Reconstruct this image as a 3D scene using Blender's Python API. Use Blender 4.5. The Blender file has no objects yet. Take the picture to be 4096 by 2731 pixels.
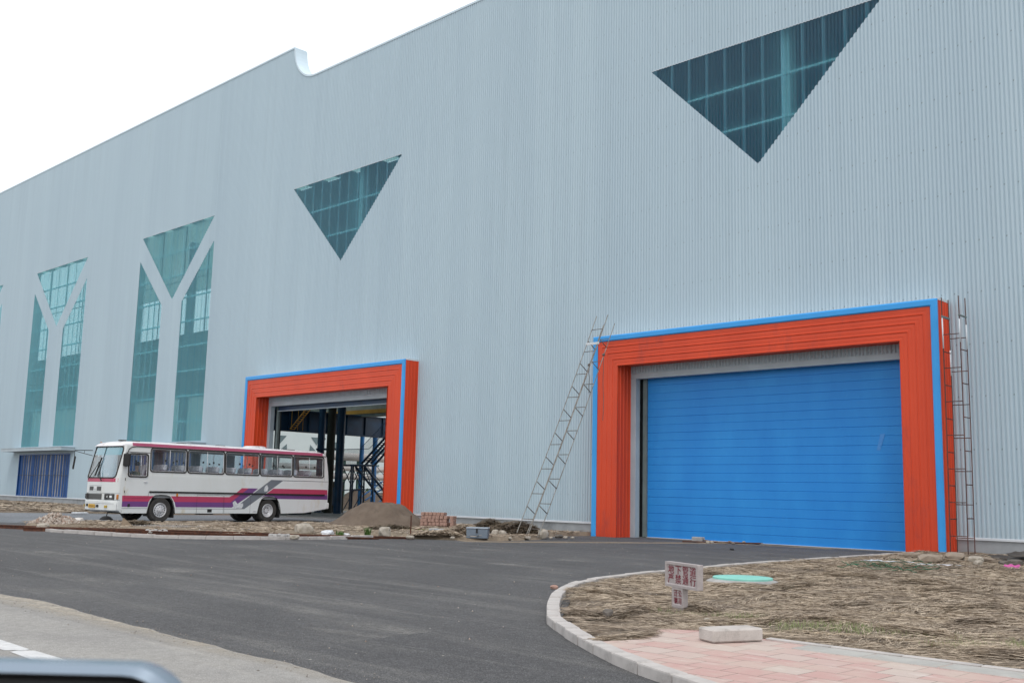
import bpy, math, random
import numpy as np
from mathutils import Vector, Matrix, noise
from mathutils.geometry import tessellate_polygon
R = math.radians
rnd = random.Random(7)
scene = bpy.context.scene
col = scene.collection

# ---------------------------------------------------------------- camera model
F_PX, PITCH, ROLL, YAW, DIST = 4169.6025, 0.1457322, -0.0240720, 0.7918470, 32.186977
CW, CH = 4096, 2731
fw = Vector((-math.cos(YAW)*math.cos(PITCH), math.sin(YAW)*math.cos(PITCH), math.sin(PITCH)))
r0 = Vector((math.sin(YAW), math.cos(YAW), 0)); u0 = r0.cross(fw)
rt = r0*math.cos(ROLL)-u0*math.sin(ROLL); up = r0*math.sin(ROLL)+u0*math.cos(ROLL)
CAM = Vector((0, -DIST, 1.5))
def ray(px, py): return fw+rt*((px-CW/2)/F_PX)-up*((py-CH/2)/F_PX)
def G(px, py, z=0.0):                     # photo point on a level surface
    d = ray(px, py); return CAM+d*((z-1.5)/d.z)
def YP(px, py, y=0.0):                    # photo point on a plane parallel to the hall front
    d = ray(px, py); return CAM+d*((y+DIST)/d.y)
def XP(px, py, x):                        # photo point on a plane square to the hall front
    d = ray(px, py); return CAM+d*(x/d.x)

cam = bpy.data.cameras.new('camera'); cam_o = bpy.data.objects.new('camera', cam); col.objects.link(cam_o)
cam_o.matrix_world = Matrix(((rt.x, up.x, -fw.x, CAM.x), (rt.y, up.y, -fw.y, CAM.y), (rt.z, up.z, -fw.z, CAM.z), (0, 0, 0, 1)))
cam.sensor_fit = 'HORIZONTAL'; cam.sensor_width = 22.2; cam.lens = F_PX/CW*22.2
cam.clip_start = 0.05; cam.clip_end = 3000
cam.dof.use_dof = True; cam.dof.focus_distance = 26; cam.dof.aperture_fstop = 5.6
scene.camera = cam_o

# ---------------------------------------------------------------- materials
def nodes(name):
    m = bpy.data.materials.new(name); m.use_nodes = True
    return m, m.node_tree.nodes, m.node_tree.links, m.node_tree.nodes['Principled BSDF']
def rgb(c): return (c[0], c[1], c[2], 1)
def noise_n(N, L, vec, scale, detail=4, rough=.55, dist=0.0):
    n = N.new('ShaderNodeTexNoise'); n.inputs['Scale'].default_value = scale
    n.inputs['Detail'].default_value = detail; n.inputs['Roughness'].default_value = rough
    n.inputs['Distortion'].default_value = dist; L.new(vec, n.inputs['Vector']); return n.outputs['Fac']
def ramp(N, L, fac, a, b, va=0.0, vb=1.0):
    r = N.new('ShaderNodeMapRange'); r.inputs['From Min'].default_value = a; r.inputs['From Max'].default_value = b
    r.inputs['To Min'].default_value = va; r.inputs['To Max'].default_value = vb
    L.new(fac, r.inputs['Value']); return r.outputs['Result']
def mixc(N, L, fac, a, b, mode='MIX'):
    m = N.new('ShaderNodeMix'); m.data_type = 'RGBA'; m.blend_type = mode
    if isinstance(fac, (int, float)): m.inputs[0].default_value = fac
    else: L.new(fac, m.inputs[0])
    for i, c in ((6, a), (7, b)):
        if isinstance(c, tuple): m.inputs[i].default_value = rgb(c)
        else: L.new(c, m.inputs[i])
    return m.outputs[2]
def mth(N, L, op, a, b=0.0):
    m = N.new('ShaderNodeMath'); m.operation = op
    for i, v in ((0, a), (1, b)):
        if isinstance(v, (int, float)): m.inputs[i].default_value = v
        else: L.new(v, m.inputs[i])
    return m.outputs[0]
def bump(N, L, bs, h, strength=.3, dist=.01):
    b = N.new('ShaderNodeBump'); b.inputs['Strength'].default_value = strength; b.inputs['Distance'].default_value = dist
    L.new(h, b.inputs['Height']); L.new(b.outputs['Normal'], bs.inputs['Normal'])
def stretch(N, L, vec, s, rot=(0, 0, 0)):
    m = N.new('ShaderNodeMapping'); m.inputs['Scale'].default_value = s; m.inputs['Rotation'].default_value = rot
    L.new(vec, m.inputs['Vector']); return m.outputs['Vector']
def mat(name, c1, c2=None, scale=3.0, rough=.6, metal=0.0, bstr=0.0, bscale=40.0, spec=.5, lo=.35, hi=.65, sc=(1, 1, 1), grime=None, gs=1.2):
    m, N, L, b = nodes(name)
    v = N.new('ShaderNodeTexCoord').outputs['Object']
    if sc != (1, 1, 1): v = stretch(N, L, v, sc)
    if c2 is None: c2 = tuple(x*.82 for x in c1)
    f = ramp(N, L, noise_n(N, L, v, scale, 5), lo, hi)
    c = mixc(N, L, f, c1, c2)
    if grime is not None:
        g = ramp(N, L, noise_n(N, L, v, gs, 8, .7), .56, .72)
        c = mixc(N, L, g, c, grime)
    L.new(c, b.inputs['Base Color'])
    b.inputs['Roughness'].default_value = rough; b.inputs['Metallic'].default_value = metal
    b.inputs['Specular IOR Level'].default_value = spec
    if bstr: bump(N, L, b, noise_n(N, L, v, bscale, 4), bstr, .01)
    return m
M = {}
M['white_metal'] = mat('white_metal', (.62, .66, .70), (.56, .60, .64), 2, .45)
M['grey_metal'] = mat('grey_metal', (.42, .50, .55), (.37, .44, .49), 1.5, .5)
M['dark_metal'] = mat('dark_metal', (.03, .035, .04), None, 3, .5)
M['olive_metal'] = mat('olive_metal', (.16, .2, .2), (.12, .15, .15), 2, .5)
M['orange'] = mat('orange_panel', (.66, .066, .018), (.57, .052, .014), .6, .45, spec=.4, bstr=.3, bscale=2.2, grime=(.42, .05, .03), gs=.9, sc=(1, 1, .35))
M['blue_trim'] = mat('blue_trim', (.045, .34, .78), (.038, .31, .72), .8, .4, spec=.35)
M['navy'] = mat('navy_steel', (.008, .05, .12), (.006, .03, .07), 1, .45)
M['navy_light'] = mat('blue_pipe_steel', (.02, .16, .42), (.015, .1, .26), 1, .4)
M['brown_steel'] = mat('brown_steel', (.03, .03, .02), None, 2, .7)
M['black'] = mat('black_rubber', (.012, .012, .013), (.02, .02, .02), 8, .75)
M['tyre'] = mat('tyre_rubber', (.03, .029, .028), (.055, .05, .045), 5, .85, bstr=.2)
M['rust'] = mat('rusty_steel', (.13, .045, .022), (.05, .02, .013), 9, .8, bstr=.4)
M['rust_pole'] = mat('rusty_rod', (.12, .042, .03), (.06, .03, .028), 5, .7)
M['pale_rod'] = mat('grey_rod', (.36, .36, .33), (.16, .14, .12), 3, .5)
M['concrete'] = mat('concrete', (.40, .39, .38), (.29, .285, .28), 2.2, .85, bstr=.35, bscale=25, grime=(.2, .19, .18), gs=2.0)
M['kerb'] = mat('kerb_concrete', (.50, .47, .45), (.40, .375, .36), 5, .88, bstr=.4, bscale=60, grime=(.27, .25, .235), gs=4)
M['block'] = mat('block_concrete', (.52, .48, .45), (.42, .385, .36), 6, .85, bstr=.45, bscale=50, grime=(.3, .28, .26), gs=7)
M['plinth'] = mat('plinth_render', (.36, .38, .40), (.25, .27, .285), 1.1, .85, bstr=.3, bscale=8, grime=(.17, .175, .18), gs=.9)
M['rock'] = mat('pale_rock', (.44, .40, .345), (.28, .245, .20), 5, .9, bstr=.8, bscale=18)
M['clay'] = mat('clay', (.34, .28, .225), (.22, .175, .135), 4, .95, bstr=.9, bscale=14)
M['rock_white'] = mat('white_rock', (.66, .63, .60), (.46, .43, .40), 4, .85, bstr=.5, bscale=14)
M['rock_dark'] = mat('dark_rock', (.16, .14, .125), (.09, .08, .07), 6, .9, bstr=.5)
M['plastic_white'] = mat('white_plastic', (.78, .80, .82), (.6, .62, .66), 9, .35, bstr=.6, bscale=12)
M['brick'] = mat('paver_brick', (.42, .27, .22), (.30, .18, .145), 12, .9, bstr=.4)
M['wood'] = mat('wood', (.32, .25, .18), (.22, .165, .12), 6, .8, sc=(1, 1, 6))
M['toolbox'] = mat('box_paint', (.17, .21, .26), (.14, .175, .22), 4, .45)
M['toolbox_lid'] = mat('lid_paint', (.33, .37, .42), (.27, .31, .36), 4, .45)
M['turquoise'] = mat('turquoise_paint', (.26, .62, .54), (.22, .54, .47), 5, .6, bstr=.3, grime=(.22, .5, .44), gs=9)
M['red_ink'] = mat('red_paint', (.22, .015, .03), (.16, .012, .03), 60, .7)
M['pink'] = mat('pink_cloth', (.55, .10, .33), (.40, .07, .24), 8, .7)
M['green_string'] = mat('green_string', (.02, .16, .08), (.03, .11, .06), 8, .6)
M['leaf'] = mat('leaf', (.09, .19, .035), (.05, .1, .02), 3, .6)
M['weed'] = mat('weed', (.3, .4, .06), (.16, .25, .04), 7, .6)
M['pale_wall'] = mat('pale_wall', (.60, .68, .70), (.56, .64, .66), .4, .7)
M['dark_wall'] = mat('dark_wall', (.045, .09, .105), (.035, .07, .085), .4, .7)
M['teal_wall'] = mat('teal_wall', (.26, .52, .54), (.2, .44, .46), .3, .7)
M['pipe'] = mat('pipe_lagging', (.62, .60, .58), (.5, .47, .45), 1.5, .5)
M['crane_yellow'] = mat('crane_yellow', (.62, .32, .05), (.5, .25, .04), 2, .6)
M['crane_cream'] = mat('crane_cream', (.40, .40, .36), (.3, .3, .27), 2, .6)
M['floor'] = mat('hall_floor', (.22, .22, .22), (.15, .15, .15), .6, .8)
# bus
M['bus_white'] = mat('bus_white', (.70, .72, .72), (.66, .68, .67), .9, .3, grime=(.6, .56, .46), gs=1.6, sc=(1, 1, .4))
M['bus_roof'] = mat('bus_roof', (.74, .73, .75), (.66, .64, .66), 2, .45, grime=(.35, .31, .3), gs=3)
M['bus_pink'] = mat('bus_pink', (.48, .055, .12), (.44, .05, .11), 2, .35)
M['bus_pink_pale'] = mat('bus_pink_pale', (.50, .11, .20), (.45, .1, .18), 3, .45)
M['bus_purple'] = mat('bus_purple', (.17, .06, .22), (.15, .055, .2), 2, .35)
M['bus_grey'] = mat('bus_grey', (.17, .185, .21), (.155, .17, .195), 2, .35)
M['gasket'] = mat('gasket', (.02, .02, .022), (.05, .045, .04), 6, .6)
M['chrome'] = mat('chrome', (.70, .70, .72), (.52, .52, .53), 9, .35, metal=.1)
M['amber'] = mat('amber_lens', (.55, .2, .03), (.4, .13, .02), 9, .2)
M['fog_yellow'] = mat('fog_lens', (.5, .34, .05), (.4, .26, .03), 9, .2)
M['lamp'] = mat('lamp_glass', (.9, .92, .92), (.7, .72, .72), 30, .1)
M['plate'] = mat('plate_yellow', (.62, .36, .02), (.55, .3, .02), 9, .4)
M['grille'] = mat('grille', (.045, .045, .045), (.08, .08, .08), 40, .5)
M['seat'] = mat('seat_fabric', (.20, .18, .26), (.15, .14, .2), 6, .9)
M['seat_cover'] = mat('headrest_cover', (.72, .70, .76), (.5, .48, .55), 14, .8)
M['interior'] = mat('bus_interior', (.3, .31, .32), (.24, .25, .26), 3, .7)
M['sun_band'] = mat('sun_band', (.12, .40, .44), (.10, .35, .40), 2, .3)
M['skin'] = mat('skin', (.42, .27, .19), (.38, .24, .17), 9, .6)
M['khaki'] = mat('khaki_cloth', (.16, .14, .075), (.11, .1, .05), 9, .9)
M['hair'] = mat('hair', (.012, .01, .009), None, 9, .6)
M['car_silver'] = mat('car_silver', (.25, .31, .38), (.23, .29, .36), 9, .25, metal=.3)
M['car_black'] = mat('car_black', (.012, .012, .014), None, 9, .5)
M['paper'] = mat('paper', (.8, .8, .8), (.7, .7, .7), 9, .6)

def glass(name, tint, mixf=.12, rough=.02, dirt=.08):
    m, N, L, b = nodes(name)
    N.remove(b); out = N['Material Output']
    t = N.new('ShaderNodeBsdfTransparent'); t.inputs[0].default_value = rgb(tint)
    g = N.new('ShaderNodeBsdfGlossy'); g.inputs['Roughness'].default_value = rough; g.inputs[0].default_value = (1, 1, 1, 1)
    d = N.new('ShaderNodeBsdfDiffuse'); d.inputs[0].default_value = (.5, .52, .52, 1)
    lw = N.new('ShaderNodeLayerWeight'); lw.inputs[0].default_value = .5; fr = mth(N, L, 'MULTIPLY', mth(N, L, 'POWER', lw.outputs['Facing'], 3.0), .6)
    v = N.new('ShaderNodeTexCoord').outputs['Object']
    dn = ramp(N, L, noise_n(N, L, v, 3, 4), .3, .7, dirt*.5, dirt*1.5)
    a = N.new('ShaderNodeMixShader'); L.new(dn, a.inputs[0]); L.new(t.outputs[0], a.inputs[1]); L.new(d.outputs[0], a.inputs[2])
    s = N.new('ShaderNodeMixShader'); f = mth(N, L, 'ADD', fr, mixf); L.new(f, s.inputs[0])
    L.new(a.outputs[0], s.inputs[1]); L.new(g.outputs[0], s.inputs[2]); L.new(s.outputs[0], out.inputs['Surface']); return m
M['glass'] = glass('bus_glass', (.84, .89, .90), .035, .03, .06)
M['windscreen'] = glass('windscreen_glass', (.74, .86, .92), .10, .02, .05)
M['mirror'] = mat('mirror_glass', (.02, .022, .028), None, 5, .08)

def cladding_mat():
    m, N, L, b = nodes('corrugated_cladding')
    v = N.new('ShaderNodeTexCoord').outputs['Object']
    sp = N.new('ShaderNodeSeparateXYZ'); L.new(v, sp.inputs[0])
    sheet = mth(N, L, 'FLOOR', mth(N, L, 'DIVIDE', sp.outputs[0], 1.08)); 
    w = N.new('ShaderNodeTexWhiteNoise'); w.noise_dimensions = '1D'; L.new(sheet, w.inputs['W'])
    big = noise_n(N, L, stretch(N, L, v, (1, 1, .12)), .35, 4)
    f = mth(N, L, 'ADD', mth(N, L, 'MULTIPLY', w.outputs['Value'], .16), mth(N, L, 'MULTIPLY', big, .84))
    c = mixc(N, L, ramp(N, L, f, .25, .75), (.455, .57, .64), (.405, .515, .59))
    # screw heads on every fourth ridge along the girt lines
    fx = mth(N, L, 'ABSOLUTE', mth(N, L, 'SUBTRACT', mth(N, L, 'FRACT', mth(N, L, 'DIVIDE', sp.outputs[0], .405)), .5))
    fz = mth(N, L, 'ABSOLUTE', mth(N, L, 'SUBTRACT', mth(N, L, 'FRACT', mth(N, L, 'DIVIDE', mth(N, L, 'SUBTRACT', sp.outputs[2], .77), 1.6)), .5))
    dot = mth(N, L, 'MULTIPLY', mth(N, L, 'LESS_THAN', fx, .06), mth(N, L, 'LESS_THAN', fz, .016))
    c = mixc(N, L, mth(N, L, 'MULTIPLY', dot, .55), c, (.12, .14, .16))
    rs_ = noise_n(N, L, stretch(N, L, v, (2.6, 1, .05)), 1.0, 6, .7)
    c = mixc(N, L, ramp(N, L, rs_, .54, .72, 0, .22), c, (.33, .41, .46))
    c = mixc(N, L, ramp(N, L, rs_, .46, .30, 0, .25), c, (.54, .65, .71))
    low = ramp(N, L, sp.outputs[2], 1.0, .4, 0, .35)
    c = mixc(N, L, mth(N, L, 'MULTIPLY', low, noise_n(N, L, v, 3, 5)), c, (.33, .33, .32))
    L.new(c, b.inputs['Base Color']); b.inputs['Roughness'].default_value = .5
    b.inputs['Specular IOR Level'].default_value = .4
    return m
M['cladding'] = cladding_mat()
def frp_mat():
    m, N, L, b = nodes('daylight_sheet'); out = N['Material Output']
    v = N.new('ShaderNodeTexCoord').outputs['Object']; f = noise_n(N, L, stretch(N, L, v, (.3, 1, .15)), 1, 4)
    tr = N.new('ShaderNodeBsdfTranslucent'); L.new(mixc(N, L, ramp(N, L, f, .35, .65), (.72, .84, .80), (.90, .95, .92)), tr.inputs[0])
    b.inputs['Base Color'].default_value = (.4, .5, .5, 1)
    s = N.new('ShaderNodeMixShader'); s.inputs[0].default_value = .25; L.new(tr.outputs[0], s.inputs[1]); L.new(b.outputs[0], s.inputs[2]); L.new(s.outputs[0], out.inputs['Surface'])
    return m

def teal_mat(name='teal_translucent_sheet', k1=(.03, .125, .25), k2=(.045, .165, .29)):
    m, N, L, b = nodes(name)
    out = N['Material Output']
    v = N.new('ShaderNodeTexCoord').outputs['Object']
    sp = N.new('ShaderNodeSeparateXYZ'); L.new(v, sp.inputs[0])
    lap = mth(N, L, 'LESS_THAN', mth(N, L, 'FRACT', mth(N, L, 'DIVIDE', sp.outputs[0], .81)), .14)
    big = noise_n(N, L, stretch(N, L, v, (2.5, 1, .1)), 1, 3)
    c = mixc(N, L, ramp(N, L, big, .3, .7), k1, k2)
    c = mixc(N, L, mth(N, L, 'MULTIPLY', lap, .75), c, (.09, .32, .46))
    L.new(c, b.inputs['Base Color']); b.inputs['Roughness'].default_value = .22; b.inputs['Specular IOR Level'].default_value = .9
    t = N.new('ShaderNodeBsdfTransparent'); t.inputs[0].default_value = (.68, .96, 1.0, 1)
    tr = N.new('ShaderNodeBsdfTranslucent'); tr.inputs[0].default_value = (.45, .90, .93, 1)
    s0 = N.new('ShaderNodeMixShader'); s0.inputs[0].default_value = .42
    L.new(t.outputs[0], s0.inputs[1]); L.new(tr.outputs[0], s0.inputs[2])
    s = N.new('ShaderNodeMixShader'); L.new(mth(N, L, 'ADD', mth(N, L, 'MULTIPLY', lap, .14), .30), s.inputs[0])
    L.new(s0.outputs[0], s.inputs[1]); L.new(b.outputs[0], s.inputs[2]); L.new(s.outputs[0], out.inputs['Surface'])
    return m
M['teal'] = teal_mat()
M['teal_pale'] = teal_mat('pale_teal_sheet', (.11, .30, .41), (.15, .375, .48))

def door_mat():
    m, N, L, b = nodes('blue_door_paint')
    v = N.new('ShaderNodeTexCoord').outputs['Object']
    sp = N.new('ShaderNodeSeparateXYZ'); L.new(v, sp.inputs[0])
    f = noise_n(N, L, stretch(N, L, v, (1, 1, .35)), .9, 5, .6)
    c = mixc(N, L, ramp(N, L, f, .3, .7), (.016, .225, .65), (.026, .28, .72))
    pz = N.new('ShaderNodeTexWhiteNoise'); pz.noise_dimensions = '1D'
    L.new(mth(N, L, 'FLOOR', mth(N, L, 'DIVIDE', sp.outputs[2], .305)), pz.inputs['W'])
    c = mixc(N, L, mth(N, L, 'MULTIPLY', pz.outputs['Value'], .25), c, (.02, .24, .70))
    dust = ramp(N, L, noise_n(N, L, v, 4, 8, .75), .6, .75, 0, .35)
    c = mixc(N, L, dust, c, (.08, .27, .55))
    L.new(c, b.inputs['Base Color']); b.inputs['Roughness'].default_value = .42; b.inputs['Specular IOR Level'].default_value = .3
    return m
M['door'] = door_mat()

def asphalt(name, c1, c2, cd, dust_lo, dust_amt, speck=.5, gr=.6):
    m, N, L, b = nodes(name)
    v = N.new('ShaderNodeTexCoord').outputs['Object']
    big = noise_n(N, L, v, .22, 6, .6, .4)
    c = mixc(N, L, ramp(N, L, big, .36, .62), tuple(x*.9 for x in c1), tuple(x*1.12 for x in c2))
    mid = noise_n(N, L, v, 2.3, 6, .65)
    c = mixc(N, L, ramp(N, L, mid, .35, .75, 0, .35), c, tuple(x*1.5 for x in c1))
    m9 = noise_n(N, L, v, 9, 6, .75)
    c = mixc(N, L, ramp(N, L, m9, .36, .52, gr, 0), c, tuple(x*.5 for x in c1))
    c = mixc(N, L, ramp(N, L, m9, .50, .66, 0, gr), c, tuple(min(1, x*1.7) for x in c1))
    # tyre sweeps and dust carried on them
    for s, rz, lo in (((.10, 1.3, 1), R(28), dust_lo), ((.14, 1.6, 1), R(-8), dust_lo+.03)):
        st = noise_n(N, L, stretch(N, L, v, s, (0, 0, rz)), 1.0, 6, .62, .8)
        c = mixc(N, L, mth(N, L, 'MULTIPLY', ramp(N, L, st, lo, lo+.14, 0, dust_amt), ramp(N, L, mid, .3, .6, .4, 1)), c, cd)
    dk = noise_n(N, L, stretch(N, L, v, (.12, .9, 1), (0, 0, R(40))), 1.1, 5, .6, .6)
    c = mixc(N, L, ramp(N, L, dk, .58, .7, 0, .5), c, tuple(x*.6 for x in c1))
    g = N.new('ShaderNodeTexVoronoi'); g.inputs['Scale'].default_value = 75; L.new(v, g.inputs['Vector'])
    g2 = noise_n(N, L, v, 55, 3, .7)
    c = mixc(N, L, ramp(N, L, g.outputs['Distance'], .1, .6, 0, speck), c, tuple(x*.35 for x in c1))
    c = mixc(N, L, ramp(N, L, g2, .56, .72, 0, speck), c, tuple(min(1, x*2.6) for x in c1))
    g3 = noise_n(N, L, v, 17, 5, .75)
    c = mixc(N, L, ramp(N, L, g3, .40, .30, 0, speck*.9), c, tuple(x*.45 for x in c1))
    c = mixc(N, L, ramp(N, L, g3, .60, .72, 0, speck*.8), c, tuple(min(1, x*1.9) for x in c1))
    sp2 = N.new('ShaderNodeTexVoronoi'); sp2.inputs['Scale'].default_value = 2.2; L.new(v, sp2.inputs['Vector'])
    c = mixc(N, L, ramp(N, L, sp2.outputs['Distance'], .035, .02, 0, .8), c, (.5, .47, .42))
    L.new(c, b.inputs['Base Color']); b.inputs['Roughness'].default_value = .88
    b.inputs['Specular IOR Level'].default_value = .3
    bump(N, L, b, mth(N, L, 'ADD', g.outputs['Distance'], g2), .55, .008)
    return m
M['asphalt'] = asphalt('fresh_asphalt', (.116, .115, .119), (.160, .158, .160), (.34, .33, .31), .53, .6, .8)
M['asphalt_old'] = asphalt('old_asphalt', (.30, .29, .28), (.36, .345, .32), (.50, .465, .41), .55, .6, .35, .22)
M['asphalt_far'] = asphalt('worn_asphalt', (.19, .205, .225), (.23, .24, .26), (.36, .35, .34), .58, .6, .4)
M['road_paint'] = mat('road_paint', (.64, .64, .64), (.54, .54, .54), 9, .7, bstr=.3, bscale=90, grime=(.34, .34, .34), gs=7)

def soil_mat(name, c1, c2, c3):
    m, N, L, b = nodes(name)
    v = N.new('ShaderNodeTexCoord').outputs['Object']
    c = mixc(N, L, ramp(N, L, noise_n(N, L, v, .9, 6, .65), .35, .65), c1, c2)
    st = noise_n(N, L, stretch(N, L, v, (1, 6, 1), (0, 0, R(15))), 4, 5, .7)
    c = mixc(N, L, ramp(N, L, st, .5, .68, 0, .7), c, c3)
    sp = noise_n(N, L, v, 38, 4, .7)
    c = mixc(N, L, ramp(N, L, sp, .55, .72, 0, .6), c, tuple(x*.45 for x in c1))
    c = mixc(N, L, ramp(N, L, noise_n(N, L, v, 21, 3), .64, .7, 0, .8), c, (.55, .52, .48))
    L.new(c, b.inputs['Base Color']); b.inputs['Roughness'].default_value = .95
    bump(N, L, b, mth(N, L, 'ADD', sp, st), .8, .03)
    return m
M['soil'] = soil_mat('soil', (.25, .195, .14), (.19, .15, .11), (.33, .27, .19))
M['soil_straw'] = soil_mat('straw_soil', (.20, .155, .115), (.14, .11, .08), (.30, .235, .165))
M['sand'] = mat('damp_sand', (.115, .086, .066), (.155, .12, .092), 2.6, .95, bstr=1.0, bscale=16, grime=(.10, .078, .06), gs=3.0)

def straw_mat(name, cols, val=1.0):
    m, N, L, b = nodes(name)
    g = N.new('ShaderNodeNewGeometry'); cr = N.new('ShaderNodeValToRGB')
    L.new(g.outputs['Random Per Island'], cr.inputs[0])
    e = cr.color_ramp.elements
    for i, c in enumerate(cols):
        p = i/(len(cols)-1)
        if i < 2: e[i].position = p; e[i].color = rgb(c)
        else: el = e.new(p); el.color = rgb(c)
    v = N.new('ShaderNodeTexCoord').outputs['Object']
    patch = noise_n(N, L, v, .55, 6, .65)
    c = mixc(N, L, ramp(N, L, patch, .45, .62, 0, .42), cr.outputs[0], (.21, .165, .135))
    L.new(c, b.inputs['Base Color']); b.inputs['Roughness'].default_value = .75
    return m
M['added_frp'] = frp_mat()
M['straw'] = straw_mat('straw', [(.14, .105, .075), (.31, .24, .175), (.40, .32, .235), (.48, .385, .285), (.66, .55, .42), (.37, .295, .225), (.24, .19, .145)])
M['straw_pale'] = straw_mat('straw_pale', [(.42, .32, .22), (.52, .42, .30), (.6, .49, .35), (.36, .28, .2)])
M['grass'] = straw_mat('grass_blades', [(.17, .22, .08), (.25, .31, .12), (.34, .38, .18), (.15, .19, .07)])

def tile_mat():
    m, N, L, b = nodes('paving_tiles')
    v = N.new('ShaderNodeTexCoord').outputs['Object']
    mp = N.new('ShaderNodeMapping'); mp.inputs['Location'].default_value = (.1, .02, 0); L.new(v, mp.inputs['Vector'])
    br = N.new('ShaderNodeTexBrick'); L.new(mp.outputs[0], br.inputs['Vector'])
    br.inputs['Scale'].default_value = 1; br.inputs['Brick Width'].default_value = .355; br.inputs['Row Height'].default_value = .335
    br.inputs['Mortar Size'].default_value = .006; br.inputs['Mortar Smooth'].default_value = .3; br.offset = .5; br.inputs['Bias'].default_value = -.35
    br.inputs['Color1'].default_value = (.47, .29, .265, 1); br.inputs['Color2'].default_value = (.50, .47, .42, 1)
    br.inputs['Mortar'].default_value = (.17, .13, .11, 1)
    dust = ramp(N, L, noise_n(N, L, v, 1.3, 6, .65), .44, .66, .05, .7)
    c = mixc(N, L, dust, br.outputs['Color'], (.50, .42, .36))
    d2 = ramp(N, L, noise_n(N, L, stretch(N, L, v, (1, 4, 1)), 3, 6, .7), .55, .75, 0, .7)
    c = mixc(N, L, d2, c, (.62, .575, .54))
    c = mixc(N, L, ramp(N, L, noise_n(N, L, v, 26, 4, .7), .64, .72, 0, .7), c, (.25, .2, .16))
    L.new(c, b.inputs['Base Color']); b.inputs['Roughness'].default_value = .85
    rib = N.new('ShaderNodeTexWave'); rib.inputs['Scale'].default_value = 9; rib.bands_direction = 'Y'; L.new(v, rib.inputs['Vector'])
    h = mth(N, L, 'ADD', mth(N, L, 'MULTIPLY', rib.outputs['Fac'], .25), mth(N, L, 'SUBTRACT', 1.0, br.outputs['Fac']))
    bump(N, L, b, mth(N, L, 'ADD', h, noise_n(N, L, v, 60, 3)), .35, .006)
    return m
M['tile'] = tile_mat()

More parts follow.
